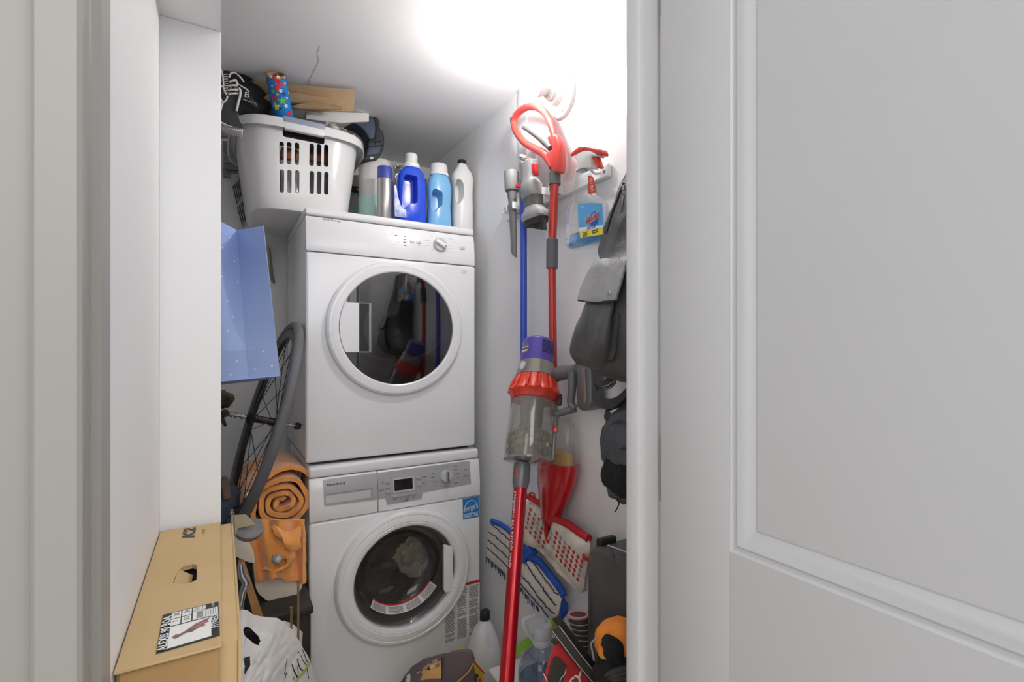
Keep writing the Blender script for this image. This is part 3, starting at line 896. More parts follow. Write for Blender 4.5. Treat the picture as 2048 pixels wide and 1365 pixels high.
# black shoe with white laces, toe hanging down over the left rim
M['shoe'] = mat('black canvas', rgb(50, 50, 51), .75, var=.1, vs=20, bump=.25, bs=180)
M['lace'] = mat('white lace', rgb(222, 220, 216), .7, var=.06, vs=60, bump=.3, bs=200)
SY = 1.93
def sh_(px, py, d=0): return at(px, py, Y=SY - d)
so = thing('canvas_shoe', 'black canvas shoe with white laces hanging toe down over the basket rim', 'shoe', sh_(465, 262))
up = [(437, 178), (446, 170), (455, 168), (464, 172), (472, 182), (476, 196), (475, 210), (474, 224), (479, 240), (486, 256), (470, 256), (452, 251), (444, 246), (436, 238), (432, 215), (432, 195)]
link('upper', bevel(prism(spline([sh_(x, y) for x, y in up], 3, True), (0, .045, 0)), .010, 3), M['shoe'], so)
sole = [(433, 240), (440, 247), (452, 255), (466, 260), (485, 263), (487, 257), (470, 253), (455, 249), (444, 243), (435, 234)]
sl = link('sole', bevel(prism([sh_(x, y, .006) for x, y in sole], (0, .058, 0)), .004, 2), M['lace'], so)
for k in range(11):
    x = 442 + k * 4.1
    y = 249 + 9.5 * (1 - ((k - 11) / 11) ** 2) - 1.2
    link('stitch', tube([sh_(x - 1.3, y - 2.2, .0075), sh_(x + 1.0, y + 2.6, .0075)], .0011, 5), M['inkblack'], so)
for pth in ([(473, 222), (476, 208), (479, 196), (481, 184), (478, 176)], [(440, 222), (443, 212), (445, 204), (440, 202)]):
    r_ = [sh_(x, y, .008) for x, y in pth]
    link('whip_stitch_edge', tube(spline(r_, 5), [.0028 + .0009 * (k % 2) for k in range(5 * (len(r_) - 1) + 1)], 7), M['lace'], so)
for x, y in ((461, 173), (463, 180), (462, 187), (470, 172), (473, 179), (474, 186)):
    e = link('eyelet', lathe([(.0025, 0), (.005, 0), (.0052, .0015), (.0025, .0018), (.0025, 0)], sh_(x, y, .002), (0, -1, 0), 14, cap=False), M['steel'], so)
for a_, b_ in (((459, 164), (472, 160)), ((456, 172), (475, 171)), ((457, 181), (475, 180)), ((457, 189), (474, 187)), ((472, 160), (475, 171))):
    link('lace', tube([sh_(*a_, .006), sh_((a_[0] + b_[0]) / 2, (a_[1] + b_[1]) / 2 - 1, .012), sh_(*b_, .006)], .0028, 7), M['lace'], so)
for pth in ([(447, 172), (446, 158), (443, 142), (439, 137), (437.5, 146), (438, 156), (442, 162)], [(453, 190), (448, 180), (445, 172), (438, 178)], [(455, 192), (452, 200), (445, 204), (437, 184)],
            [(458, 155), (462, 147), (470, 146), (480, 154), (488, 164)]):
    link('lace_loop', tube(spline([sh_(x, y, .012) for x, y in pth], 6), .0023, 7), M['lace'], so)
for k in range(9):
    y = 149 + k * 4.6
    link('ladder_stitch', tube([sh_(446, y + .6, .010), sh_(456, y - .6, .012)], .0011, 5), M['lace'], so)
# black sports bag sticking out of the basket behind the shoe
sb = thing('drawstring_bag', 'shiny black bag with white lettering bulging out of the basket behind the shoe', 'bag', at(500, 215, Y=2.12))
cb = at(492, 196, Y=2.09)
link('body', rough(blob(cb, (.075, 0, -.05), (0, .06, 0), (.025, 0, .05), 2.4, 2.4, 44, 28, amp=.010, fr=16, seed=5), .003, 45, 2), mat('black nylon', rgb(42, 42, 43), .42, var=.15, vs=18, bump=.2, bs=60), sb)
lp = at(494, 190, Y=2.005)
link('lettering', J(text('B', lp, (1, 0, -.12), (.12, 0, 1), height=.017, bold=.01), tube([lp + V3((-.012, 0, -.016)), lp + V3((.014, 0, -.021))], .0009, 5)), M['inkwhite'], sb)
link('cord', tube(spline([at(470, 162, Y=2.01), at(482, 172, Y=2.00), at(492, 178, Y=2.00), at(498, 184, Y=2.005)], 6), .0025, 6), M['lace'], sb)
# things hanging behind the basket on the left
M['foam'] = mat('grey foam board', rgb(150, 150, 150), .8, var=.05, vs=12, bump=.1)
fo = thing('foam_board_stack', 'stack of grey stepped foam pieces leaning on the back wall left of the basket', 'foam pieces', at(455, 360, Y=2.55))
steps = [((440, 257), (468, 258), (470, 275), (440, 272)), ((445, 281), (459, 282), (462, 292), (473, 294), (474, 305), (446, 303)), ((447, 304), (476, 306), (478, 316), (447, 314)), ((447, 315), (480, 318), (481, 328), (447, 325)),
         ((447, 326), (482, 329), (483, 340), (470, 339), (447, 336)), ((446, 337), (453, 338), (456, 346), (484, 349), (484, 356), (446, 352))]
for k, s_ in enumerate(steps):
    link('foam_piece', bevel(prism([at(x, y, Y=2.50 + .012 * k) for x, y in s_], (0, .03, 0)), .003, 1), M['foam'], fo)
M['packprint'] = mat('grey printed film', rgb(172, 172, 172), .3, var=.06, vs=20)
pk = thing('printed_bundle', 'grey film-wrapped bundle printed with black bars, hanging down beside the basket bottom', 'package', at(480, 455, Y=2.42))
py_ = 2.40
pkq = [(461, 350), (482, 345), (500, 415), (503, 428), (487, 456)]
link('wrap', bevel(prism([at(x, y, Y=py_) for x, y in pkq], (0, .05, .0)), .004), M['packprint'], pk)
for (xa, ya, xb, yb_, n_) in ((466, 372, 474, 408, 5), (475, 414, 485, 451, 6)):
    for k in range(n_):
        link('black_bar', ribbon([at(xa + k * 3.2, ya - k * 3.6, Y=py_ - .001), at(xb + k * 3.0, yb_ - k * 4.6, Y=py_ - .001)], (.0018, 0, .0006), .001), M['inkblack'], pk)
link('red_mark', prism([at(x, y, Y=py_ - .0012) for x, y in ((489, 384), (492, 396), (495, 405), (490, 404), (487, 396))], (0, .001, 0)), M['inkred'], pk)
# ---- bottles and packs along the dryer top
def bx(px, Y_): return at(px, 400, Y=Y_).x
M['film'] = mat('glossy film over paper', rgb(226, 224, 220), .3, var=.02, vs=12, bump=.1, bs=30)
M['teal'] = mat('teal film print', rgb(200, 236, 228), .3, var=.04, vs=12)
def roll_pack(px, Y_, r, h, lab, txt):
    x = bx(px, Y_)
    t_ = thing('paper_towel_pack', lab, 'paper towels', (x, Y_, TZ))
    link('wrapped_roll', rough(lathe([(0, 0), (r * .9, 0), (r, .012), (r, h - .04), (r * .93, h - .014), (r * .8, h - .002), (r * .25, h - .006), (0, h - .02)], (x, Y_, TZ), (0, 0, 1), 48), .0012, 30), M['film'], t_)
    link('printed_band', lathe([(r + .0012, .004), (r + .0018, .006), (r + .0018, .128), (r + .0012, .13), (r + .0012, .004)], (x, Y_, TZ), (0, 0, 1), 48, cap=False), M['teal'], t_)
    return t_, x
t_, x = roll_pack(754, 2.20, .069, .283, 'film-wrapped paper towel roll with a teal band, behind the aerosol can', None)
yb_ = 2.20 - .0772
bl = link('text_box', sheet(lambda u, v: (x + .0775 * math.sin(-.35 + u * .62), 2.20 - .0775 * math.cos(-.35 + u * .62), TZ + .010 + v * .075), 6, 1, .0006), mat('pale print box', rgb(196, 212, 206), .4), t_)
rows_ = [sheet(lambda u, v, k=k: (x + .0781 * math.sin(-.32 + u * .56), 2.20 - .0781 * math.cos(-.32 + u * .56), TZ + .016 + .0078 * k + v * .002), 5, 1, .0004) for k in range(8)]
link('small_print', J(*rows_), M['print'], bl)
link('tree_mark', J(prism([(x - .014, 2.20 - .0772, TZ + .100), (x + .0, 2.20 - .0778, TZ + .100), (x - .007, 2.20 - .0778, TZ + .113)], (0, -.0005, 0)), box(x - .009, x - .005, 2.1218, 2.1226, TZ + .095, TZ + .1)), M['print'], t_)
t_, x = roll_pack(724, 2.40, .058, .270, 'film-wrapped paper towel roll half hidden by the basket, black label on its teal band', None)
q0 = at(717, 381, Y=2.40 - .059)
lq = link('label_patch', box(q0.x - .03, q0.x + .018, q0.y - .003, q0.y - .001, q0.z - .012, q0.z + .014), M['inkblack'], t_)
link('label_lettering', text('KI', q0 + V3((.000, -.0032, .003)), (1, 0, 0), (0, 0, 1), height=.010, bold=.02), M['inkwhite'], lq)
# aerosol can
x = bx(770, 2.02)
M['can'] = mat('brushed aluminium can', rgb(190, 188, 186), .3, .85, var=.05, vs=9)
M['bluecap'] = mat('translucent blue cap', rgb(62, 76, 168), .25, var=.05)
t_ = thing('aerosol_can', 'slim silver aerosol can with a blue cap', 'spray can', (x, 2.02, TZ))
link('can', lathe([(0, .0), (.0255, 0), (.027, .003), (.027, .158), (.0255, .163), (0, .163)], (x, 2.02, TZ), seg=40), M['can'], t_)
link('cap', lathe([(.0262, .163), (.0268, .163), (.0262, .203), (.0245, .2065), (0, .2065), (0, .163)], (x, 2.02, TZ), seg=40), M['bluecap'], t_)
link('printed_panel', sheet(lambda u, v: (x + .0276 * math.sin(.55 + u * .9), 2.02 - .0276 * math.cos(.55 + u * .9), TZ + .005 + v * .15), 8, 1, .0006), M['bluecap'], t_)
# foil bag
M['foil'] = mat('crumpled foil', rgb(215, 215, 216), .18, .95, var=.05, vs=25, bump=.6, bs=40)
x = bx(800, 2.34)
fg = blob((x, 2.36, TZ + .17), (.050, 0, 0), (0, .035, 0), (0, 0, .17), 2.6, 4, 40, 36, fn=lambda a, b, c: (a * (1 - .35 * max(0, c - .3) + .5 * max(0, c - .85)), b * (1 - .75 * max(0, c)), c))
single('foil_bag', 'crumpled silver foil bag standing behind the blue detergent bottle', 'bag', rough(fg, .010, 38, 4), M['foil'], ang=25)
# handled bottles
def bottle(name, lab, px, Y_, prof, m_body, m_cap, cap, hole, n=2.6, hd=.018):
    """prof: (half width, half depth, height, shift in x); hole: outline offsets cut through front to back"""
    x = bx(px, Y_)
    N = 44
    secs = [[V3((x + sx + a * spow(math.cos(2 * PI * k / N), 2 / n), Y_ + b * spow(math.sin(2 * PI * k / N), 2 / n), TZ + h)) for k in range(N)] for a, b, h, sx in prof]
    g = loft(secs, True)
    if hole:
        hp_ = spline([(x + u, Y_ - .12, TZ + v) for u, v in hole], 4, True)
        g = cut(g, bevel(prism(hp_, (0, .12 + hd, 0)), .006, 3, 60))
        g = bevel(g, .004, 2, 50) if False else g
    t_ = thing(name, lab, 'bottle', (x, Y_, TZ))
    link('body', g, m_body, t_, 35)
    cg = lathe([(r_, h_) for r_, h_ in cap], (x + prof[-1][3], Y_, TZ), seg=40, rad=lambda a, i: 1 + .012 * math.cos(a * 20))
    link('cap', cg, m_cap, t_)
    return t_, x
M['bdet'] = mat('cobalt blue plastic', rgb(34, 82, 222), .22, var=.04, vs=6, coat=.3)
M['ldet'] = mat('light blue plastic', rgb(128, 190, 236), .25, var=.03, vs=6, coat=.3)
M['wdet'] = mat('soft white plastic', rgb(232, 232, 230), .32, var=.01)
t_, x = bottle('detergent_bottle', 'cobalt blue laundry detergent bottle with a white cap', 822, 2.03,
    [(.052, .034, 0, 0), (.056, .038, .006, 0), (.057, .040, .05, 0), (.056, .040, .10, 0), (.055, .039, .15, 0), (.053, .037, .185, 0), (.046, .033, .206, .001), (.034, .030, .217, .002), (.026, .026, .221, .002), (.026, .026, .228, .002)],
    M['bdet'], M['wplastic'], [(0, .224), (.030, .224), (.031, .228), (.030, .240), (.024, .245), (.0225, .247), (.0215, .276), (.019, .279), (0, .279)],
    [(-.043, .070), (-.040, .135), (-.033, .182), (-.018, .188), (.010, .185), (.014, .170), (.014, .095), (.006, .082), (-.018, .075), (-.034, .058)])
M['detlabel'] = mat('pale printed label', rgb(196, 204, 226), .3, vs=26, c2=rgb(70, 90, 180))
link('label', prism([at(px_, py_, Y=2.03 - .0405) for px_, py_ in ((789, 372), (792, 368), (797, 396), (802, 412), (812, 420), (814, 436), (790, 433), (789, 400))], (0, .003, 0), .001), M['detlabel'], t_)
t_, x = bottle('softener_bottle', 'light blue fabric softener bottle with a white cap', 878, 2.03,
    [(.044, .032, 0, 0), (.048, .036, .006, 0), (.047, .036, .05, 0), (.044, .034, .09, 0), (.047, .035, .13, 0), (.048, .036, .165, 0), (.043, .034, .193, 0), (.036, .032, .208, 0), (.031, .030, .214, 0), (.030, .029, .218, 0)],
    M['ldet'], M['wplastic'], [(0, .214), (.036, .214), (.037, .217), (.0355, .226), (.033, .229), (.0325, .252), (.030, .259), (.027, .261), (0, .261)],
    [(-.039, .078), (-.038, .110), (-.036, .140), (-.028, .152), (-.008, .148), (.002, .138), (.001, .095), (-.010, .082), (-.028, .062)])
t_, x = bottle('bleach_bottle', 'tall white bottle with a dark cap, last on the dryer beside the wall', 924, 2.03,
    [(.038, .040, 0, 0), (.041, .043, .006, 0), (.042, .043, .06, 0), (.041, .042, .12, 0), (.040, .041, .17, 0), (.043, .042, .205, 0), (.044, .042, .222, 0), (.036, .037, .245, 0), (.024, .026, .262, 0), (.019, .020, .275, 0), (.017, .017, .280, 0)],
    M['wdet'], M['black'], [(0, .279), (.0175, .279), (.0175, .294), (.016, .296), (0, .296)],
    [(-.036, .120), (-.038, .160), (-.036, .198), (-.028, .207), (-.016, .200), (-.008, .180), (-.009, .140), (-.018, .118), (-.028, .108)])
# snack bag between the softener and the bleach
x = bx(905, 2.15)
M['purple'] = mat('purple print', rgb(112, 36, 110), .4)
M['caramel'] = mat('caramel print', rgb(196, 124, 62), .35, var=.2, vs=60)
sn = thing('snack_bag', 'white snack bag with purple lettering and caramel window behind the softener bottle', 'snack bag', (x - .02, 2.15, TZ))
xa, xb = bx(866, 2.15), bx(912, 2.15)
link('bag', rough(bevel(box(xa, xb, 2.13, 2.175, TZ, TZ + .235), .014, 3), .002, 40), M['film'], sn)
def sq(px_, py_): return at(px_, py_, Y=2.1285)
link('top_band', quad(sq(893, 372), sq(911, 374), sq(910, 363), sq(893, 361)), M['purple'], sn)
o_ = (sq(903, 395))
link('lettering', text('pretz', o_, (0, 0, -1), (1, 0, 0), width=.085, height=.016, bold=.03), M['purple'], sn)
link('caramel_window', prism([sq(901, 448), sq(901, 414), sq(907, 407), sq(914, 409), sq(914, 440), sq(907, 449)], (0, -.001, 0)), M['caramel'], sn)
link('orange_print', quad(sq(846, 402), sq(852, 402), sq(854, 358), sq(848, 358)), M['caramel'], sn)
# ================================================================ the alcove left of the machines
# ---- cardboard box standing against the left wall
BZ = .91
M['carton'] = mat('tan cardboard', rgb(198, 170, 124), .8, var=.035, vs=9, bump=.06, bs=90)
M['cartonin'] = mat('raw cardboard edge', rgb(176, 140, 92), .85, var=.05, vs=14)
cbx0, cbx1, cby0, cby1 = X1 + .001, .0165, .700, 1.185
cz0 = .40
cb_ = thing('cardboard_box', 'tan cardboard skate box with a handle hole in its lid, against the left wall', 'box', ((cbx0 + cbx1) / 2, (cby0 + cby1) / 2, cz0))
o = at(371, 1150, Z=BZ)
hl = spline([at(x, y, Z=BZ + .02) for x, y in ((346, 1166), (351, 1150), (358, 1140), (372, 1130), (386, 1128), (393, 1130), (394, 1142), (393, 1160), (380, 1167), (362, 1169))], 3, True)
hcut = prism([V3((p.x, p.y, BZ + .02)) for p in [at(x, y, Z=BZ) for x, y in ((346, 1167), (351, 1152), (358, 1141), (368, 1133), (384, 1128.5), (393, 1130), (394, 1144), (393, 1160), (380, 1167), (362, 1169))]], (0, 0, -.06))
body = bevel(box(cbx0, cbx1, cby0 + .012, cby1, cz0, BZ - .0035), .003, 2)
body = cut(body, box(cbx0 + .004, cbx1 - .004, cby0 + .02, cby1 - .008, cz0 + .01, BZ - .007))
link('carton', cut(body, hcut), M['carton'], cb_)
lidp = [at(x, y, Z=BZ) for x, y in ((318, 1062), (380, 1047), (446, 1041), (456, 1282))] + [V3((cbx0 + .0005, .690, BZ))]
lidp = [V3((cbx0 + .0005, cby1 + .004, BZ)), V3((-.0005, cby1 + .004, BZ)), V3((.0005, .694, BZ)), V3((cbx0 + .0005, .694, BZ))]
link('lid', cut(bevel(prism(lidp, (0, 0, -.003)), .001, 1), hcut), M['carton'], cb_)
link('front_flap', bevel(box(cbx0 + .004, -.002, cby0 + .002, cby0 + .0055, cz0, BZ - .006), .001, 1), M['cartonin'], cb_)
link('side_flap', bevel(box(cbx1 - .0005, cbx1 + .003, cby0 + .008, cby1, cz0, BZ - .006), .001, 1), M['carton'], cb_)
# the tongue folded down into the handle hole
fa = [at(x, y, Z=BZ - .001) for x, y in ((348, 1167), (352, 1152), (359, 1140))]
link('handle_tongue', loft([[fa[0], fa[1], fa[2]], [p + V3((.014, 0, -.008)) for p in fa], [p + V3((.020, 0, -.022)) for p in fa]], False, False) if False else prism([fa[0], fa[1], fa[2], fa[2] + V3((.016, .0, -.012)), fa[1] + V3((.018, 0, -.014)), fa[0] + V3((.016, 0, -.012))], (0, 0, -.002)), M['carton'], cb_)
single('black_skate_boot', 'black skate boot just visible through the handle hole of the cardboard box', 'skate', blob((-.04, .94, .80), (.04, 0, 0), (0, .20, 0), (0, 0, .085), 3, 3, amp=.01, fr=15), M['blackcloth'])
BU, BV = V3((0, 1, 0)), V3((-1, 0, 0))    # print reads away from the door
k2 = (at(352, 1066, Z=BZ) + at(402, 1066, Z=BZ)) / 2
lk = at(378, 1067, Z=BZ)
link('logo_lettering', text('K2', lk, BU, BV, width=.064, height=.0185, bold=.045, shear=.25), M['inkblack'], cb_)
link('small_lettering', text('SKATES', at(407, 1064, Z=BZ), BU, BV, width=.026, height=.0045), M['dprint'], cb_)
# shipping label
lz = BZ + .0006
La = [at(x, y, Z=lz) for x, y in ((325.9, 1231.5), (436.7, 1204.4), (439.7, 1271.5), (312, 1309))]
def lp_(u, v, d=.0):
    """label coordinates: u across (0 left .. 1 right), v down (0 far .. 1 near)"""
    p = La[0].lerp(La[1], u).lerp(La[3].lerp(La[2], u), v)
    return p + V3((0, 0, d))
def lq_(u0, u1, v0, v1, d=.0008, th=.0003):
    return quad(lp_(u0, v1, d), lp_(u1, v1, d), lp_(u1, v0, d), lp_(u0, v0, d), th)
lab = link('shipping_label', quad(La[3], La[2], La[1], La[0], .0006), M['inkblack'], cb_)
wb = [(.16, .325, .03, .20), (.345, .51, .03, .20), (.16, .325, .225, .40), (.345, .51, .225, .40), (.535, .76, .03, .135), (.535, .76, .155, .40), (.775, .985, .175, .40), (.16, .86, .43, .97)]
for q in wb: link('label_box', lq_(*q), M['paper'], lab)
e_u = (La[1] - La[0]).normalized()
e_v = (La[0] - La[3]).normalized()
link('label_lettering', text('ALEXIS 90 BOA', lp_(.085, .55, .0012), e_v, -e_u, width=.088, height=.0085, bold=.02), M['inkwhite'], lab)
link('label_lettering', text('FITNESS', lp_(.92, .60, .0012), e_v, -e_u, width=.036, height=.0075, bold=.01), M['inkwhite'], lab)
link('label_lettering', text('WOMEN', lp_(.90, .08, .0012), e_v, -e_u, width=.016, height=.003), M['inkwhite'], lab)
for q, s_ in (((.245, .115), '38'), ((.43, .115), '24'), ((.245, .31), '7'), ((.43, .31), '5.5')):
    link('size_number', text(s_, lp_(*q, .0014), e_v, -e_u, height=.0055), M['dprint'], lab)
bars = []
for k in range(13):
    v0 = .19 + k * .0155
    bars.append(lq_(.60, .72, v0, v0 + (.009 if k % 3 else .005), .0013))
for k in range(4): bars.append(lq_(.56 + k * .045, .58 + k * .045, .05, .12, .0013))
for k in range(4): bars.append(lq_(.80 + k * .045, .815 + k * .045, .20, .38, .0013))
link('barcode', J(*bars), M['print'], lab)
M['rose'] = mat('rose print', rgb(176, 120, 118), .5, vs=90, c2=rgb(90, 84, 92))
sk = [(.22, .72), (.27, .68), (.34, .69), (.42, .66), (.50, .60), (.60, .52), (.68, .50), (.76, .47), (.84, .45), (.80, .52), (.82, .56), (.74, .60), (.77, .65), (.66, .66), (.58, .70), (.54, .73), (.45, .71), (.36, .75), (.28, .79), (.24, .77)]
link('skate_picture', prism([lp_(u, v, .0012) for u, v in sk], (0, 0, .0003)), M['rose'], lab)

# ---- blue gift bag hung behind the stub wall
M['giftblue'] = mat('blue gift bag paper', rgb(158, 180, 228), .45, var=.05, vs=5)
M['giftdot'] = mat('white dot foil', rgb(240, 244, 255), .3)
gb = thing('gift_bag', 'blue paper gift bag with tiny white dots hanging on the left above the wheel', 'gift bag', at(500, 752, Y=1.55))
YB = 1.52
tl, tc, tr = at(425, 435, Y=YB + .0), at(474, 461, Y=YB + .10), at(527, 452, Y=YB)
bl_, bc_, br = at(425, 765, Y=YB), at(497, 757, Y=YB + .012), at(559.5, 752, Y=YB)
kl, kc, kr = at(425, 703, Y=YB), at(491, 702, Y=YB + .012), at(554, 697, Y=YB)
def strip3(a, b, c, d, n=6):
    return [[a.lerp(b, k / n) for k in range(n + 1)], [d.lerp(c, k / n) for k in range(n + 1)]]
def face4(a, b, c, d, th=.0012): # a b top, c d bottom
    return sheet(lambda u, v: a.lerp(b, u).lerp(d.lerp(c, u), v), 6, 8, th)
link('side_gusset', J(face4(tl, tc, kc, kl), face4(tc, tr, kr, kc)), M['giftblue'], gb, 15)
link('gusset_base', J(face4(kl, kc, bc_, bl_), face4(kc, kr, br, bc_)), M['giftblue'], gb, 15)
dpt = V3((-.02, .24, .0))
link('front_panel', face4(tr, tr + V3((-.004, .26, .0)), br + V3((-.004, .26, -.01)), br, .0016), M['giftblue'], gb)
link('back_panel', face4(tl, tl + V3((-.004, .26, .0)), bl_ + V3((-.004, .26, -.01)), bl_, .0016), M['giftblue'], gb)
link('bag_bottom', face4(bl_, br, br + V3((-.02, .22, -.02)), bl_ + V3((0, .22, -.02)), .0016), M['giftblue'], gb)
link('gift_tag', bevel(prism([at(x, y, Y=YB - .006) for x, y in ((420, 527), (439, 530), (439, 590), (442, 600), (440, 622), (420, 624))], (0, .002, 0)), .0006, 1), M['paper'], gb)
link('handle_cord', tube(spline([tl + V3((.01, .05, -.02)), tl + V3((-.03, .06, .08)), tl + V3((-.05, .12, .12)), tl + V3((-.03, .20, .08)), tl + V3((.01, .22, -.02))], 6), .002, 6), M['lace'], gb)
def on_gusset(px, py):
    left = px < 474 + (py - 461) * .075
    if py > 702: p0, p1, p2 = (kl, kc, bc_) if left else (kc, kr, br)
    else: p0, p1, p2 = (tl, tc, kc) if left else (tc, tr, kr)
    n_ = (p1 - p0).cross(p2 - p0).normalized()
    d = at(px, py, t=1) - V3((0, 0, CAMZ))
    k = (p0 - V3((0, 0, CAMZ))).dot(n_) / d.dot(n_)
    p = V3((0, 0, CAMZ)) + d * k
    if n_.dot(d) > 0: n_ = -n_
    return p + n_ * .001, n_
dots = [(458, 476), (444, 496), (490, 472), (518, 491), (491, 506), (468, 523), (505, 538), (523, 559), (443, 554), (474, 565), (499, 580), (530, 602), (454, 603), (505, 622), (465, 634), (491, 652), (537, 659), (455, 662), (488, 691), (441, 707), (527, 704), (473, 723), (510, 739), (544, 732), (461, 750)]
for x, y in dots:
    p, n_ = on_gusset(x, y)
    link('foil_dot', lathe([(.0022, 0), (.0022, .0006), (0, .0006)], p, n_, 8), M['giftdot'], gb)
hk = tl + V3((-.05, .12, .118))
t_ = thing('coat_hook', 'small white hook rail behind the gift bag', 'hook', V3((-.499, hk.y, hk.z)))
link('rail', bevel(box(-.5, hk.x - .004, hk.y - .008, hk.y + .008, hk.z - .012, hk.z - .004), .002), M['wplastic'], t_)
link('peg', bevel(box(hk.x - .010, hk.x + .006, hk.y - .006, hk.y + .006, hk.z - .012, hk.z - .002), .002), M['wplastic'], t_)
# beige cloth behind the bag
single('beige_rag', 'pale beige rag hanging behind the gift bag beside the dryer', 'rag', rough(sheet(lambda u, v: at(526 + u * 14 + v * 10, 490 + v * 72 - 6 * math.cos(u * 3), Y=2.565 + .015 * math.sin(u * 6 + v * 3)), 8, 14, .003), .002, 40), M['laundry2'])

# ---- bicycle wheel leaning on the dryer
M['tyre'] = mat('worn grey tyre', rgb(104, 104, 105), .65, var=.08, vs=8, bump=.12, bs=150)
M['tyreside'] = mat('tyre side wall', rgb(66, 65, 65), .7, var=.1, vs=14)
M['alloy'] = mat('black anodised rim', rgb(40, 39, 38), .35, .5, var=.1, vs=12)
WC = V3((.115, 1.98, 1.003))
th_ = math.radians(16.0)
hN = V3((-.050, .998, 0)).normalized()
upv = V3((math.sin(th_), 0, math.cos(th_)))
upv = (upv - hN * upv.dot(hN)).normalized()
nW = hN.cross(upv)        # axle direction (points to +X)
if nW.x < 0: nW = -nW
Rw = .334
bw = thing('bicycle_wheel', 'bicycle wheel with a worn grey tyre and black rim leaning against the dryer side', 'bicycle wheel', WC - upv * Rw)
def wring(prof, seg=96):
    secs = []
    for r_, h_ in prof:
        secs.append([WC + (hN * math.cos(2 * PI * k / seg) + upv * math.sin(2 * PI * k / seg)) * r_ + nW * h_ for k in range(seg)])
    return loft(secs, False)
link('tyre', wring([(Rw - .030 - .0135 * math.cos(a) * -1 + .0165, .0145 * math.sin(a)) for a in [math.radians(d) for d in range(0, 361, 24)]]), M['tyre'], bw)
link('rim', wring([(.307, -.0095), (.290, -.0105), (.278, -.0065), (.275, 0), (.278, .0065), (.290, .0105), (.307, .0095), (.304, 0), (.307, -.0095)]), M['alloy'], bw)
hub = link('hub', lathe([(0, -.05), (.012, -.05), (.020, -.044), (.022, -.036), (.013, -.030), (.011, 0), (.013, .030), (.022, .036), (.020, .044), (.012, .05), (0, .05)], WC, nW, 24), M['alloy'], bw)
for k in range(24):
    s_ = 1 if k % 2 else -1
    a1 = 2 * PI * k / 24
    a2 = a1 + (1 if (k // 2) % 2 else -1) * .9
    p = WC + (hN * math.cos(a1) + upv * math.sin(a1)) * .279
    q = WC + (hN * math.cos(a2) + upv * math.sin(a2)) * .020 + nW * .035 * s_
    link('spoke', tube([q, p], .0013, 5), M['black'], bw)
ax0, ax1 = WC - nW * .11, WC + nW * .105
link('axle', tube([ax0, ax1], .0045, 10), M['steel'], bw)
link('skewer_collar', J(*[lathe([(.0045, -.003), (.009, -.003), (.009, .003), (.0045, .003)], WC - nW * d, nW, 16) for d in (.062, .080, .092)]), M['steel'], bw)
link('skewer_nut', lathe([(0, .0), (.012, .0), (.0125, .010), (.009, .018), (0, .019)], WC + nW * .094, nW, 12), M['black'], bw)
link('lock_nut', lathe([(.005, 0), (.022, .0), (.020, .004), (.005, .004)], WC + nW * .058, nW, 16), M['black'], bw)
lv = at(451, 852, Y=1.93)
link('quick_release_lever', J(tube(spline([ax0, ax0 - nW * .012 + V3((0, -.005, -.004)), ax0.lerp(lv, .5) + V3((-.008, 0, .002)), lv], 5), [.008, .009, .0065, .004], 8), lathe([(0, -.008), (.012, -.008), (.012, .008), (0, .008)], ax0, nW.cross(upv), 14)), M['black'], bw)
vp = WC - hN * .262 * math.cos(1.0) - upv * .262 * math.sin(1.0)
link('valve', lathe([(0, 0), (.003, 0), (.003, .016), (.0055, .018), (.0055, .030), (.003, .036), (0, .036)], WC - (hN * .55 + upv * .835) * .278, (hN * .55 + upv * .835), 10), M['chrome'], bw)

# ---- support: dark storage bin under the wheel and towels (seen as the dark box front)
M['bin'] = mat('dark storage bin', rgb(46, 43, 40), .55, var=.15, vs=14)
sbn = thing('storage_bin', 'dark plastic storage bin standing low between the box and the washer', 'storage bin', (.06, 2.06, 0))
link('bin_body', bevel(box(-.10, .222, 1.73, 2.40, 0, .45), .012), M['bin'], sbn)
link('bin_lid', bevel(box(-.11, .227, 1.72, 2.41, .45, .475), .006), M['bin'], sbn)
# brass edged shelf rods at the machine side
M['brass'] = mat('brass coloured rod', rgb(176, 142, 96), .35, .6, var=.1, vs=30)
for px, y0, y1, yy, lb in ((583, 1218, 1300, 1.58, 'short thin brass coloured rod standing beside the washer'), (597, 1165, 1345, 1.56, 'long thin brass coloured rod standing against the washer side')):
    p0, p1 = at(px, y1, Y=yy), at(px - .5, y0, Y=yy)
    single('brass_rod', lb, 'rod', J(tube([V3((p0.x, yy, 0)), p1], .0028, 8), lathe([(0, 0), (.004, 0), (.004, .004), (0, .005)], p1, (0, 0, 1), 8)), M['brass'])
# ---- orange towel: a roll lying on top, the loose end hanging below it
M['orange'] = mat('orange terry towel', rgb(250, 168, 88), .95, var=.08, vs=16, bump=.55, bs=320, sheen=.5)
rc = at(566, 1008, Y=1.90)
rax = V3((-.02, 1, .02)).normalized()
_, r1, r2 = frame(rax, (1, 0, 0))
if r2.z < 0: r2 = -r2
Nsp = 150
def spiral(s):
    """spiral radius/angle, 0 centre to 1 outside"""
    a = s * 2 * PI * 3.6
    r_ = .010 + .074 * s
    return a, r_ * (1 + .05 * math.sin(a * 2.3 + 1) + .03 * math.sin(5 * a))
def roll_pt(u, v):
    a, r_ = spiral(u)
    a += .9
    c_ = rc + rax * (v * .26 - .012 * (1 - u) * (1 - v) * -1 + .004 * math.sin(a * 3))
    return c_ + (r1 * math.cos(a) * 1.06 + r2 * math.sin(a)) * r_
tw = thing('orange_towel', 'bright orange towel rolled up with its end hanging down beside the washer', 'towel', rc - V3((0, 0, .30)))
link('roll', rough(sheet(roll_pt, Nsp, 14, .0135), .002, 45, 1), M['orange'], tw, 60)
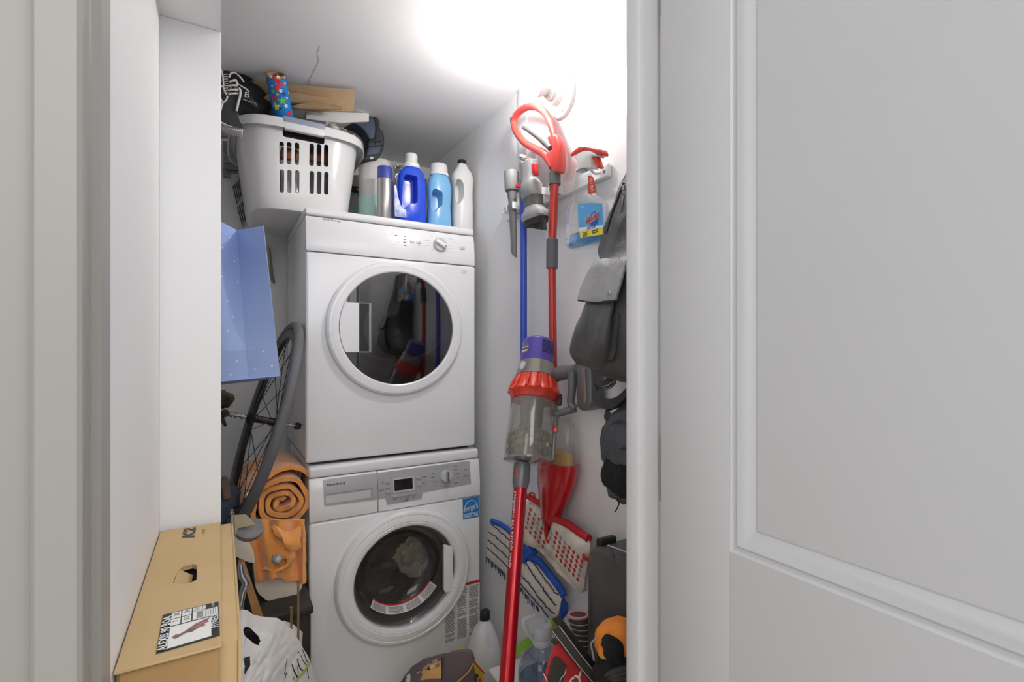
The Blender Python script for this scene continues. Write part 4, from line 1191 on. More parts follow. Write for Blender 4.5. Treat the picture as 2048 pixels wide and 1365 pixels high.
# thick fold wrapped over the roll
def fold_pt(u, v):
    a = math.radians(-22 + 262 * u)
    bulge = 1 + .10 * math.sin(a * 2 + .6)
    r_ = .094 * bulge + .006 * math.sin(7 * u + 2 * v)
    return rc + rax * (.016 + .30 * v + .014 * math.sin(u * 9)) + V3((-.010, 0, .012)) + (r1 * math.cos(a) * .96 + r2 * math.sin(a) * 1.04) * r_
link('outer_fold', rough(sheet(fold_pt, 44, 16, .014), .002, 40, 4), M['orange'], tw, 60)
# hanging end, wavy
ta_ = [at(x, y, Y=1.66) for x, y in ((494, 1050), (604, 1052), (610, 1166), (532, 1165))]
def hang_pt(u, v):
    xx = 497 + 112 * u + (18 * v * (1 - u)) * (1 if v > .2 else v / .2)
    yy = 1040 + (124 - 6 * math.sin(u * 4)) * v
    fold = .020 * math.sin(u * 8.5 + v * 1.6) + .010 * math.sin(u * 17 - 2 * v + 1)
    return at(xx, yy, Y=1.80 + fold - .02 * v)
link('hanging_end', rough(sheet(hang_pt, 48, 26, .010), .002, 40, 7), M['orange'], tw, 60)
# the folded flap over the hanging end
def flap_pt(u, v):
    c0 = at(545 + 55 * u, 1052 + 14 * math.sin(u * 3), Y=1.765)
    c1 = at(574 + 26 * u, 1092 + 6 * math.sin(u * 3.1), Y=1.745)
    return c0.lerp(c1, v) + V3((0, -.012 * math.sin(v * PI), 0))
link('turned_flap', rough(sheet(flap_pt, 18, 10, .012), .002, 40, 3), M['orange'], tw, 60)
def cuff_pt(u, v):
    a = -2.6 + u * 4.4
    c0 = at(553, 1122, Y=1.765)
    r_ = .022 + .012 * v
    return c0 + V3((math.cos(a) * r_ * (1.1 + .5 * (u)), -.014 + .03 * v, math.sin(a) * r_ * .85 - .004))
link('cuff_fold', rough(sheet(cuff_pt, 26, 6, .009), .0015, 50, 5), M['orange'], tw, 60)
pc = at(556, 1120, Y=1.72)
pd = V3((-.05, .95, -.22)).normalized()
t_ = thing('metal_pole', 'dull metal pole end poking out of the orange towel', 'pole', pc)
link('pole', tube([pc + pd * .28, pc + pd * .018], .0115, 18), M['steel'], t_)
link('end_cap', bevel(lathe([(0, -.001), (.013, -.001), (.0132, .017), (.011, .021), (0, .022)], pc + pd * .016, -pd, 4), .0025, 2), mat('pale grey cap', rgb(178, 178, 180), .4, .2), t_)
# ---- wrapped white foam plates
M['foamplate'] = mat('cream foam in clear wrap', rgb(246, 234, 214), .28, var=.03, vs=20, bump=.25, bs=35, coat=.6)
def plates(px, pts, Y_, lab, ymin):
    q = spline([at(x, y, Y=Y_) for x, y in pts], 3, True)
    t_ = thing('plate_pack', lab, 'plates', centre((q, [])), 'wrapped foam plates between the box and washer')
    link('stack', rough(bevel(prism(q, (0, .09, .0)), .012, 4), .0015, 50), M['foamplate'], t_)
plates(0, ((512, 1135), (540, 1155), (580, 1158), (604, 1160), (601, 1182), (588, 1193), (568, 1201), (545, 1204), (524, 1196), (511, 1176), (508, 1150)), 1.83, 'pack of cream foam plates in clear wrap under the orange towel', 0)
plates(0, ((466, 1062), (490, 1070), (505, 1100), (512, 1126), (492, 1124), (474, 1116), (464, 1100)), 1.80, 'pack of cream foam plates in clear wrap behind the caster', 0)
# ---- caster on its bracket
M['beigemetal'] = mat('zinc plated steel', rgb(196, 184, 152), .35, .6, var=.1, vs=20)
M['casterw'] = mat('grey rubber caster', rgb(126, 124, 122), .6, var=.12, vs=40, bump=.3, bs=120)
cs = thing('caster_wheel', 'grey caster wheel on a zinc bracket below the bicycle tyre', 'caster', at(490, 1075, Y=1.60))
cw_ = at(498, 1060, Y=1.60)
link('wheel', lathe([(0, -.009), (.010, -.010), (.026, -.010), (.0315, -.007), (.0325, 0), (.0315, .007), (.026, .010), (.010, .010), (0, .009)], cw_, (.15, -.62, .75), 36), M['casterw'], cs)
link('bracket', bevel(prism([at(x, y, Y=1.585) for x, y in ((468, 1031), (492, 1030), (512, 1050), (486, 1056), (476, 1058), (474, 1072), (469, 1072))], (0, .004, 0)), .001, 1), M['beigemetal'], cs)
link('mounting_plate', bevel(prism([at(x, y, Y=1.578) for x, y in ((461, 1028), (467, 1026), (469, 1074), (463, 1075))], (0, .04, .0)), .001, 1), M['beigemetal'], cs)
link('plate_bolt', lathe([(0, 0), (.005, 0), (.005, .004), (.0025, .007), (0, .007)], at(464, 1029, Y=1.58), (0, -.3, 1), 8), M['chrome'], cs)
# ---- wooden stick
M['wood'] = mat('brown wood', rgb(164, 116, 62), .55, var=.15, vs=6, stretch=(14, 14, 1.2), bump=.1, bs=30)
pa, pbm = at(482, 1122, Y=1.60), at(516, 1232, Y=1.57)
dd = (pbm - pa)
sd_ = at(493, 1122, Y=1.60) - at(481, 1122, Y=1.60)
single('wooden_handle', 'brown wooden tool handle slanting down behind the white carrier bag', 'tool handle', loft([[p + sd_ * k0 * sc + V3((0, j, 0)) for k0, j in ((-.5, -.008), (.5, -.008), (.6, 0), (.5, .008), (-.5, .008), (-.6, 0))] for p, sc in ((pa, .95), (pa + dd * .1, 1.0), (pa + dd * .5, 1.15), (pbm, 1.45), (pbm + dd * .8, 1.6))], True), M['wood'])
# ---- chrome piece
single('chrome_tube', 'bent shiny chrome tube squeezed between the box and the wooden handle', 'chrome tube', tube(spline([at(x, y, Y=1.52) for x, y in ((481, 1128), (484, 1150), (492, 1166), (487, 1180), (484, 1196), (480, 1260), (480, 1650))], 6), [.006, .009, .010, .008, .007, .007, .007], 12), M['chrome'])
# ---- denim and brown strap at the back
M['denim'] = mat('dark blue denim', rgb(70, 80, 98), .9, var=.2, vs=60, bump=.4, bs=260)
single('denim_jeans', 'folded dark blue denim jeans behind the upper edge of the cardboard box', 'jeans', rough(blob(at(424, 1025, Y=2.06), (.085, 0, .01), (0, .10, 0), (0, 0, .085), 2.6, 2.6, 36, 24, amp=.012, fr=18), .003, 60), M['denim'])
single('brown_block', 'brown wooden block lying on the folded jeans', 'wood block', bevel(prism([at(x, y, Y=1.96) for x, y in ((441, 962), (452, 957), (460, 970), (462, 998), (447, 1002))], (0, .05, 0)), .004), mat('dusty brown wood', rgb(120, 100, 84), .8, var=.2, vs=20))
M['camo'] = mat('mottled brown cloth', rgb(96, 84, 58), .9, vs=40, c2=rgb(44, 38, 34), bump=.3)
cm_ = thing('mottled_pouch', 'mottled brown pouch hanging below the gift bag by the wall edge', 'pouch', at(446, 814, Y=1.9))
link('pouch', rough(blob(at(440, 800, Y=1.9), (.032, 0, 0), (0, .03, 0), (0, 0, .026), amp=.008, fr=40), .002, 70), M['camo'], cm_)
link('cord', tube(spline([at(x, y, Y=1.9) for x, y in ((438, 812), (440, 826), (447, 834))], 5), .0016, 5), M['black'], cm_)
# ---- white carrier bag in front
M['poly'] = mat('white polythene bag', rgb(228, 226, 222), .38, var=.02, vs=8, bump=.35, bs=16)
cg = thing('carrier_bag', 'white plastic carrier bag with black handwriting print, beside the cardboard box', 'carrier bag', at(545, 1365, Y=1.42))
edge = [(470, 1226), (484, 1220), (495, 1222), (505, 1230), (520, 1234), (538, 1236), (554, 1237), (568, 1246), (582, 1261), (596, 1279), (606, 1298), (616, 1314), (622, 1330), (628, 1352), (634, 1380), (638, 1420)]
def bag_pt(u, v):
    k = u * (len(edge) - 1)
    i = min(int(k), len(edge) - 2)
    f = k - i
    ex_, ey_ = edge[i][0] * (1 - f) + edge[i + 1][0] * f, edge[i][1] * (1 - f) + edge[i + 1][1] * f
    # v: from the far rim (0) over the front to the low left (1)
    cx_, cy_ = 468, 1450
    s_ = v
    px_, py_ = ex_ + (cx_ - ex_) * s_, ey_ + (cy_ - ey_) * s_
    d = .155 * (1 - (1 - s_) ** 2.2)
    q = V3((px_ * .012, py_ * .012, 1.7))
    wr = noise.fractal(q * 1.3, .7, 2, 3) * .010 + abs(noise.noise(V3((px_ * .05 + py_ * .03, py_ * .012 - px_ * .01, 4)))) * .007 + noise.noise(q * 7) * .0012
    return at(px_, py_, Y=1.50 - d - wr * min(1, .25 + s_ * 5))
bsheet = sheet(bag_pt, 190, 150, .0012)
hole_px = [(486, 1262), (489, 1255), (495, 1254), (502, 1258), (510, 1266), (517, 1273), (521, 1282), (517, 1292), (508, 1289), (499, 1281), (489, 1272)]
def to_px(p):
    r_ = p - V3((0, 0, CAMZ))
    k = r_.dot(FW)
    return CX + FPX * r_.dot(RT) / k, CY - FPX * r_.z / k
def inside(pt, poly):
    c_ = False
    for (xa, ya), (xb, yb) in zip(poly, poly[1:] + poly[:1]):
        if (ya > pt[1]) != (yb > pt[1]) and pt[0] < (xb - xa) * (pt[1] - ya) / (yb - ya) + xa: c_ = not c_
    return c_
# the cut-out carrying handle
bsheet = (bsheet[0], [f for f in bsheet[1] if not inside(to_px(sum((bsheet[0][i] for i in f), V3((0, 0, 0))) / len(f)), hole_px)])
link('film', bsheet, M['poly'], cg, 50)
link('bag_back', rough(blob(at(530, 1350, Y=1.60), (.09, 0, 0), (0, .055, 0), (0, 0, .13), 2.6, 2.6, 36, 24, amp=.014, fr=16), .003, 50), M['poly'], cg)
M['blackplastic'] = mat('black packet inside bag', rgb(26, 26, 28), .4, var=.1)
single('black_packet', 'black packet showing through the cut handle of the white carrier bag', 'packet', rough(blob(at(508, 1279, Y=1.50), (.03, 0, -.02), (0, .010, 0), (.012, 0, .022), 3, 3, amp=.004, fr=40), .001, 80), M['blackplastic'])
# surface follower for print: find the bag surface along a pixel ray
from mathutils.bvhtree import BVHTree
bt_ = BVHTree.FromPolygons([tuple(v) for v in bsheet[0]], bsheet[1])
def on_bag(px, py, d=.0015):
    o_ = V3((0, 0, CAMZ))
    dr_ = (at(px, py, t=1) - o_).normalized()
    h = bt_.ray_cast(o_, dr_)
    if h[0] is None: return None
    return h[0] - dr_ * d
def stroke(pts, r_):
    q = []
    for k in range(len(pts) - 1):
        for j in range(4):
            f = j / 4
            p = on_bag(pts[k][0] * (1 - f) + pts[k + 1][0] * f, pts[k][1] * (1 - f) + pts[k + 1][1] * f)
            if p is not None: q.append(p)
    return tube(q, r_, 5) if len(q) > 1 else None
for pts_, r_ in (([(575, 1318), (571, 1336), (569, 1350), (574, 1346), (568, 1362)], .0008), ([(584, 1330), (587, 1340), (594, 1354), (595, 1358)], .0014), ([(595, 1318), (597, 1330), (602, 1340), (608, 1343)], .0013),
                 ([(595, 1334), (597, 1346), (595, 1356)], .0007), ([(602, 1312), (606, 1322), (612, 1330), (616, 1345)], .0008), ([(605, 1300), (609, 1310), (613, 1322), (618, 1327)], .0009), ([(596, 1305), (598, 1307)], .0016), ([(614, 1335), (616, 1350), (618, 1362)], .0008), ([(588, 1354), (587, 1364)], .0007)):
    g = stroke(pts_, r_)
    if g: link('handwriting_stroke', g, M['inkblack'], cg)
M['lime'] = mat('lime print', rgb(160, 178, 70), .4)
g = stroke([(589, 1368), (600, 1352), (612, 1338), (620, 1324)], .0032)
if g: link('lime_stroke', g, M['lime'], cg)
pp = [on_bag(x, y) for x, y in ((488, 1317), (499, 1313), (500, 1332), (489, 1350))]
if all(p is not None for p in pp): link('black_print_block', quad(pp[3], pp[2], pp[1], pp[0], .001), M['inkblack'], cg)
# ================================================================ the right wall
def wpts(l, d): return [wl(x, y, d) for x, y in l]
IN = V3((1, 0, 0))      # into the wall
# ---- white tool rail with clips
rz = wl(1215, 340, .012).z
ry0, ry1 = wl(1224, 336, .0).y, wl(1018, 430, 0).y
tr_ = thing('tool_rail', 'white wall rail with spring clips that holds the mops and nozzles', 'tool rail', (WX, (ry0 + ry1) / 2, rz))
link('rail', bevel(box(WX - .013, WX - .0005, ry0, ry1, rz - .019, rz + .019), .005, 3), M['wplastic'], tr_)
link('rail_lip', bevel(box(WX - .020, WX - .012, ry0 + .02, ry1 - .01, rz - .019, rz - .014), .002), M['wplastic'], tr_)
link('rail_screw', lathe([(0, 0), (.006, 0), (.006, .002), (.003, .003), (0, .003)], V3((WX - .0125, ry0 + .018, rz)), (-1, 0, 0), 14), M['steel'], tr_)
def clip(px):
    y = at(px, 380, X=WX - .035).y
    c_ = link('clip_base', bevel(box(WX - .030, WX - .013, y - .018, y + .018, rz - .013, rz + .013), .003), M['wplastic'], tr_)
    for sgn in (-1, 1):
        pth = spline([(WX - .028, y + sgn * .012, rz), (WX - .040, y + sgn * .0185, rz), (WX - .055, y + sgn * .0165, rz), (WX - .066, y + sgn * .021, rz)], 4)
        link('clip_jaw', ribbon(pth, (0, 0, .011), .0028), M['wplastic'], tr_)
for px in (1024, 1047, 1073, 1108): clip(px)
y = at(1190, 330, X=WX - .03).y
link('fold_hook', J(tube(spline([(WX - .012, y, rz + .002), (WX - .03, y, rz - .004), (WX - .045, y, rz + .006), (WX - .047, y, rz + .03)], 5), .004, 8)), M['wplastic'], tr_)
# wall dock above the brush tool
dkc = wl(1060, 322, .02)
wd2 = thing('wall_dock', 'small white moulded bracket at the lower end of the cable cover', 'bracket', wl(1060, 335, 0))
link('plate', bevel(box(WX - .014, WX, dkc.y - .028, dkc.y + .028, dkc.z - .02, dkc.z + .035), .005, 3), M['wplastic'], wd2)
link('arm', tube(spline([dkc + V3((.008, .022, -.002)), dkc + V3((-.025, .018, .010)), dkc + V3((-.035, -.006, .008)), dkc + V3((-.02, -.026, -.004)), dkc + V3((.010, -.026, -.01))], 5), .005, 8), M['wplastic'], wd2)

# ---- crevice nozzle
M['nozzle'] = mat('mid grey nozzle plastic', rgb(146, 146, 146), .42, var=.02, vs=10)
M['nozzled'] = mat('dark grey nozzle plastic', rgb(112, 112, 113), .45, var=.04, vs=12)
M['redplastic'] = mat('vacuum red plastic', rgb(204, 40, 44), .3, var=.04, coat=.3)
cd = .055
cn = thing('crevice_nozzle', 'long grey crevice nozzle clipped leftmost on the wall rail', 'vacuum nozzle', wl(1027, 500, cd))
c0, c1, c2, c3 = wl(1022.5, 347, cd), wl(1024, 380, cd), wl(1025, 395, cd), wl(1027.5, 499, cd)
ax_ = (c0 - c1).normalized()
rr_ = 10.4 * at(1023, 360, X=WX - cd, ).length / FPX * .98
link('collar', lathe([(rr_ * .86, -.005), (rr_, 0), (rr_, .062), (rr_ * .86, .062), (rr_ * .86, -.005)], c1, ax_, 32, cap=False), M['nozzle'], cn)
def noz(p, hw, hd): return [p + V3((0, hw * math.cos(a), 0)) + V3((-1, 0, 0)) * (hd * math.sin(a)) for a in [2 * PI * k / 24 for k in range(24)]]
sec = [noz(c1 + V3((0, 0, .004)), .0185, .0185), noz(c1 - V3((0, 0, .015)), .0175, .0165), noz(c1.lerp(c3, .22), .0165, .012), noz(c1.lerp(c3, .6), .0155, .010), noz(c3 + V3((0, 0, .028)), .0150, .009)]
end = [p + V3((0, 0, -.030 * (.5 - (p.y - c3.y) / .030))) for p in noz(c3, .0150, .008)]
link('blade', loft(sec + [end], True), M['nozzled'], cn)
link('mouth', loft([[c3 + (p - c3) * .8 + V3((0, 0, -.0006)) for p in end], [c3 + (p - c3) * .2 + V3((0, 0, -.0006)) for p in end]], True), M['black'], cn)
link('release_button', bevel(obox(wl(1034, 372, cd + .008), (0, .003, 0), (.006, 0, 0), (0, 0, .007), .002), .001), M['redplastic'], cn)
# ---- combination brush nozzle
bd = .065
bn = thing('brush_nozzle', 'grey brush nozzle with black bristles and red buttons clipped on the rail', 'vacuum nozzle', wl(1070, 455, bd))
def boval(px, py, wpx, dep, d=bd):
    p = wl(px, py, d)
    k = p.length / FPX
    hw = wpx * abs(at(px + 1, py, X=WX - d).y - at(px, py, X=WX - d).y) / 2
    return [p + V3((0, hw * spow(math.cos(a), .7), 0)) + V3((-1, 0, 0)) * (dep * spow(math.sin(a), .7)) for a in [2 * PI * j / 28 for j in range(28)]]
link('upper_body', loft([boval(1057.5, 324, 20, .016), boval(1057.5, 326, 23, .019), boval(1058.5, 345, 22, .019), boval(1060, 360, 20, .018), boval(1061, 366, 26, .021), boval(1063, 374, 31, .023), boval(1064.5, 392, 31, .023), boval(1066, 395, 28, .021)]), M['nozzle'], bn)
M['smoke'] = mat('smoked clear plastic', rgb(92, 90, 88), .12, var=.1, vs=30)
link('smoked_neck', loft([boval(1066, 395, 27, .020), boval(1067.5, 410, 27, .020), boval(1068, 415, 26, .019)]), M['smoke'], bn)
link('lower_body', loft([boval(1068, 414.5, 25, .020), boval(1069, 422, 33, .022), boval(1069, 426, 41, .024), boval(1070.5, 434, 44, .025), boval(1071.5, 440, 42, .024)]), M['nozzle'], bn)
link('slide_catch', bevel(prism(wpts([(1071, 415), (1080, 415), (1081, 426), (1078, 428), (1072, 424)], bd + .026), (.012, 0, 0)), .002), M['lsilver'], bn)
link('red_button', bevel(prism(wpts([(1062, 326), (1069, 327), (1070, 338), (1071, 350), (1066, 352), (1063, 346)], bd + .023), (.012, 0, 0)), .002), M['redplastic'], bn)
M['bristle'] = mat('dark bristles', rgb(70, 66, 64), .8, var=.3, vs=200, bump=.8, bs=420, stretch=(1, 1, .12))
br_ = []
random.seed(11)
for k in range(170):
    px = 1050 + 42 * random.random()
    dd_ = bd - .018 + .036 * random.random()
    top = 437 + 6 * (px - 1052) / 40
    ln_ = 10 + 7 * min(1, (px - 1048) / 22) + random.random() * 2
    br_.append(tube([wl(px, top - 4, dd_), wl(px + 1.5, top + ln_, dd_ + .004)], .0007, 3))
brs = link('bristles', J(*br_), M['bristle'], bn)
brs['kind'] = 'stuff'
link('bristle_block', loft([boval(1071.5, 438, 40, .020), boval(1073, 450, 36, .017)]), M['bristle'], bn)

# ---- blue mop with grey ribbed grip
M['bluepole'] = mat('blue painted pole', rgb(48, 84, 196), .3, var=.03, coat=.3)
M['grip'] = mat('ribbed grey grip', rgb(104, 105, 108), .55, var=.04)
bm_d = .045
pt = [wl(1046.5, 325, bm_d), wl(1047, 402, bm_d), wl(1047.5, 690, bm_d), wl(1047, 1000, bm_d), wl(1049, 1085, bm_d)]
bmop = thing('blue_mop', 'blue-poled flat mop with a cream striped pad, behind the red vacuum wand', 'mop', wl(1055, 1180, .02))
link('pole', tube(pt[1:], .0112, 16), M['bluepole'], bmop)
gl_ = (pt[0] - pt[1]).length
ga = (pt[0] - pt[1]).normalized()
link('ribbed_grip', lathe([(0, -.006), (.0135, -.006)] + [(.0135 if k % 2 else .0122, gl_ * k / 26) for k in range(26)] + [(.0125, gl_), (.009, gl_ + .006), (0, gl_ + .007)], pt[1], ga, 24), M['grip'], bmop)
# pad in two halves, fanned around the joint
M['pad'] = mat('cream microfibre', rgb(242, 234, 220), .95, var=.05, vs=40, bump=.7, bs=380)
M['padblue'] = mat('blue mop trim', rgb(42, 88, 182), .8, var=.12, vs=30, bump=.4, bs=200)
M['navyyarn'] = mat('navy yarn', rgb(44, 54, 110), .9, var=.2, vs=60, bump=.3, bs=200)
def padhalf(parent, quadpx, d0, th, m_, nu=16, nv=10, amp=.0025):
    a, b, c, d = [wl(x, y, d0) for x, y in quadpx]
    def fn(u, v):
        p = a.lerp(b, u).lerp(d.lerp(c, u), v)
        e = min(u, 1 - u, v, 1 - v)
        return p + V3((th * .5 * (1 - min(1, e * 7)) ** 2, 0, 0))
    return link('microfibre_pad', rough(sheet(fn, nu, nv, th), amp, 55, d0), m_, parent, 60)
hL = [(981, 1042), (1035, 1078), (1030, 1165), (972, 1113)]
hR = [(1057, 1117), (1121, 1190), (1100, 1240), (1032, 1168)]
d_p = .052
padhalf(bmop, [(984, 1046), (1050, 1090), (1044, 1178), (973, 1114)], d_p - .004, .016, M['pad'])
padhalf(bmop, [(1058, 1117), (1123, 1191), (1112, 1240), (1036, 1163)], d_p, .016, M['pad'])
for l_, sz in (([(984, 1043), (1006, 1052), (1032, 1074), (1048, 1086)], .010), ([(1060, 1116), (1078, 1124), (1104, 1156), (1122, 1180), (1128, 1192)], .012)):
    link('blue_edge', rough(tube(spline(wpts(l_, d_p - .002), 6), sz, 10, sx=1, sy=.8), .0015, 80), M['padblue'], bmop, 60)
link('blue_side', rough(sheet(lambda u, v: wl(1124 + 10 * math.sin(v * PI) * u + 4 * u - 4 * v, 1188 + 46 * v + 14 * u - 10 * u * v, d_p - .004 - .020 * u), 6, 10, .008), .001, 80), M['padblue'], bmop)
jt = [wl(x, y, d_p + .010) for x, y in ((1044, 1088), (1053, 1088), (1056, 1098), (1060, 1112), (1050, 1120), (1043, 1130), (1040, 1118))]
link('swivel_joint', bevel(prism(jt, (.03, 0, 0)), .005, 3), M['padblue'], bmop)
random.seed(5)
def yarn(pp, d):
    q = []
    for (xa, ya), (xb, yb) in zip(pp[:-1], pp[1:]):
        n_ = max(2, int(math.hypot(xb - xa, yb - ya) / 3))
        for k in range(n_):
            f = k / n_
            q.append(wl(xa + (xb - xa) * f + random.uniform(-1.1, 1.1), ya + (yb - ya) * f + random.uniform(-1.1, 1.1), d))
    return tube(q, .0019, 5)
for l_ in ([(982, 1048), (990, 1055), (1018, 1080), (1040, 1098)], [(978, 1065), (998, 1080), (1042, 1120)], [(976, 1080), (990, 1092), (1020, 1120), (1042, 1143)], [(974, 1095), (990, 1110), (1020, 1140), (1040, 1158)],
           [(1060, 1118), (1072, 1134), (1090, 1160), (1110, 1186), (1122, 1192)], [(1050, 1124), (1060, 1142), (1082, 1172), (1098, 1196), (1112, 1212)], [(1041, 1152), (1056, 1166), (1076, 1194), (1094, 1216), (1110, 1230)], [(1037, 1165), (1060, 1192), (1084, 1218), (1100, 1238)]):
    link('navy_stripe', yarn(l_, d_p + .0115), M['navyyarn'], bmop)
fr_ = []
for (xa, ya), (xb, yb), n_ in (((973, 1116), (1012, 1152), 16), ((1036, 1172), (1078, 1220), 14)):
    for k in range(n_):
        f = k / n_
        x, y = xa + (xb - xa) * f, ya + (yb - ya) * f
        fr_.append(tube([wl(x, y - 2, d_p), wl(x + 1 + random.uniform(-2.5, 2.5), y + 7 + random.uniform(-1, 5), d_p - .004)], .0018, 5))
f_ = link('navy_fringe', J(*fr_), M['navyyarn'], bmop)
f_['kind'] = 'stuff'

# ---- red spray mop
M['coral'] = mat('red spray mop plastic', rgb(206, 66, 60), .35, var=.03, coat=.2)
M['redpole'] = mat('red metal pole', rgb(192, 56, 44), .28, .25, var=.05, coat=.3)
M['reddeep'] = mat('deep red gloss plastic', rgb(190, 26, 34), .22, var=.04, coat=.5)
M['gripgrey'] = mat('grey soft grip', rgb(96, 97, 98), .55, var=.03)
md = .052
sm = thing('spray_mop', 'red spray mop with a loop handle and see-through bottle, behind the vacuum', 'spray mop', wl(1100, 1120, .02))
lp = [(1113, 330), (1114, 305), (1109, 270), (1098, 238), (1084, 220), (1066, 213), (1048, 217), (1034, 229), (1028, 245), (1032, 262), (1048, 284), (1068, 297), (1088, 308), (1100, 322), (1107, 335)]
rad_ = [.013, .0135, .0125, .0115, .0115, .0115, .0115, .0115, .0115, .0115, .0120, .0125, .0130, .014, .013]
pth = spline(wpts(lp, md), 6)
rs = [rad_[min(14, i // 6)] * (1 - (i % 6) / 6) + rad_[min(14, i // 6 + 1)] * ((i % 6) / 6) for i in range(len(pth))]
link('loop_handle', tube(pth, rs, 14), M['coral'], sm, 60)
web = [(1091, 274), (1100, 268), (1112, 268), (1119, 290), (1120, 320), (1116, 346), (1102, 346), (1098, 330), (1088, 312), (1092, 303), (1103, 298), (1098, 288)]
link('handle_neck', bevel(prism(wpts(web, md + .012), (.026, 0, 0)), .008, 3), M['coral'], sm)
link('thumb_pad', tube(spline(wpts([(1023, 237), (1024.5, 246), (1027, 254)], md), 4), [.006, .007, .006], 8), M['gripgrey'], sm)
link('trigger', tube(spline(wpts([(1048, 255), (1058, 260), (1076, 271), (1090, 283), (1102, 297)], md), 4), [.007, .009, .0125, .0135, .0105], 12), M['gripgrey'], sm, 60)
q0, q1, q2, q3, q4 = wl(1109.5, 345, md), wl(1109.5, 363, md), wl(1104.5, 478, md), wl(1104, 538, md), wl(1108, 860, md)
link('upper_collar', tube([q0, q1 - V3((0, 0, .01))], .0175, 20), M['gripgrey'], sm)
link('upper_pole', tube([q1, q2], .0130, 18), M['redpole'], sm)
link('foam_grip', tube([q2, q2.lerp(q3, .02), q2.lerp(q3, .98), q3], [.015, .0175, .0175, .015], 20), M['gripgrey'], sm)
link('lower_pole', tube([q3, q4], .0120, 18), M['redpole'], sm)
# bottle and body
M['clearbottle'] = glass('clear bottle plastic', (.93, .93, .92, 1), .03, .05, body=.16, bodycol=(.7, .7, .69, 1))
M['yellowfluid'] = mat('amber cleaning fluid', rgb(212, 156, 48), .2, var=.04)
def mo(px, py, wpx, dep):
    d = md
    p = wl(px, py, d)
    hw = wpx * abs(at(px + 1, py, X=WX - d).y - at(px, py, X=WX - d).y) / 2
    return [p + V3((0, hw * math.cos(a), 0)) + V3((-1, 0, 0)) * (dep * math.sin(a)) for a in [2 * PI * j / 32 for j in range(32)]]
link('bottle', loft([mo(1124, 835, 22, .020), mo(1121, 850, 42, .030), mo(1119, 880, 52, .036), mo(1116, 915, 60, .038), mo(1114, 925, 62, .038)]), M['clearbottle'], sm, 60)
link('cleaning_fluid', loft([mo(1117, 903, 48, .026), mo(1115, 924, 52, .028)]), M['yellowfluid'], sm)
link('body', loft([mo(1114, 923, 66, .040), mo(1113, 935, 66, .042), mo(1111, 965, 60, .040), mo(1106, 1000, 44, .032), mo(1103, 1025, 32, .026), mo(1100, 1042, 26, .022), mo(1098, 1056, 12, .014)]), M['reddeep'], sm, 60)
link('swivel_link', bevel(prism(wpts([(1095, 1040), (1107, 1032), (1110, 1042), (1100, 1056), (1097, 1078), (1091, 1078)], md + .012), (.02, 0, 0)), .003), M['dark'], sm)
M['spadpad'] = mat('worn white chenille pad', rgb(240, 232, 218), .95, vs=16, c2=rgb(200, 194, 182), bump=1.0, bs=260)
M['redtrim'] = mat('red fabric edge', rgb(188, 34, 38), .75, var=.08, bump=.3, bs=200)
sp_d = .068
def pad2(q, d0, th, nm):
    a, b, c, d = [wl(x, y, d0) for x, y in q]
    return link(nm, rough(sheet(lambda u, v: a.lerp(b, u).lerp(d.lerp(c, u), v) + V3((th * (1 - min(1, min(u, 1 - u, v, 1 - v) * 8)) ** 2 * .6, 0, 0)), 22, 14, th), .003, 60, 4), M['spadpad'], sm, 60)
pad2([(1046, 1000), (1091, 1036), (1096, 1100), (1048, 1088)], sp_d - .006, .020, 'chenille_pad')
pad2([(1106, 1044), (1176, 1082), (1161, 1186), (1090, 1094)], sp_d, .020, 'chenille_pad')
pad2([(1048, 1062), (1096, 1092), (1161, 1186), (1124, 1150)], sp_d - .010, .014, 'pad_hem')
for l_, r_ in (([(1056, 993), (1072, 1003), (1090, 1018), (1092, 1034)], .0085), ([(1104, 1046), (1112, 1040), (1134, 1048), (1160, 1066), (1178, 1078)], .0105)):
    link('red_edge', rough(tube(spline(wpts(l_, sp_d - .004), 6), r_, 10), .0008, 90), M['redtrim'], sm, 60)
link('red_edge_strip', ribbon(spline(wpts([(1094, 1040), (1092, 1058), (1094, 1074), (1098, 1084)], sp_d + .002), 5), (.006, 0, 0), .003), M['redtrim'], sm)
link('red_notch', prism(wpts([(1090, 1079), (1095, 1083), (1098, 1079), (1096, 1088)], sp_d + .0125), (.003, 0, 0)), M['redtrim'], sm)
link('hanging_loop', tube(spline(wpts([(1058, 995), (1061, 987), (1068, 989), (1068, 999)], sp_d), 5), .003, 6), M['redtrim'], sm)
link('side_tab', bevel(prism(wpts([(1164, 1108), (1169, 1114), (1186, 1120), (1184, 1127), (1168, 1121), (1164, 1118)], sp_d + .014), (.006, 0, 0)), .001), M['redtrim'], sm)
random.seed(21)
pl_, pr_, po_ = [], [], wl(1100, 1060, sp_d + .0125)
for r in range(6):
    for c in range(13):
        # rows of tufts follow the lower edge of the pad, one slanted dash each
        x, y = 1052 + c * 8.4 + r * 2.2, 1038 + c * 9.4 - r * 9.0 + 18
        inL = 1050 < x < 1090 and y > 1003 + (x - 1050) * .95 and y < 1082 + (x - 1050) * .4
        inR = 1100 < x < 1168 and y > 1062 + (x - 1110) * .62 and y < 1092 + (x - 1096) * 1.30
        if inL or inR:
            pl_.append((x, y))
for x, y in pl_:
    dd_ = sp_d + (.0125 if x > 1095 else .007)
    red = random.random() < (.85 if y > 1050 else .75)
    link('tuft', obox(wl(x, y, dd_), (0, .0030, .0040), (0, .0020, -.0013), (.002, 0, 0), .0008), M['redtrim'] if red else M['nozzle'], sm)

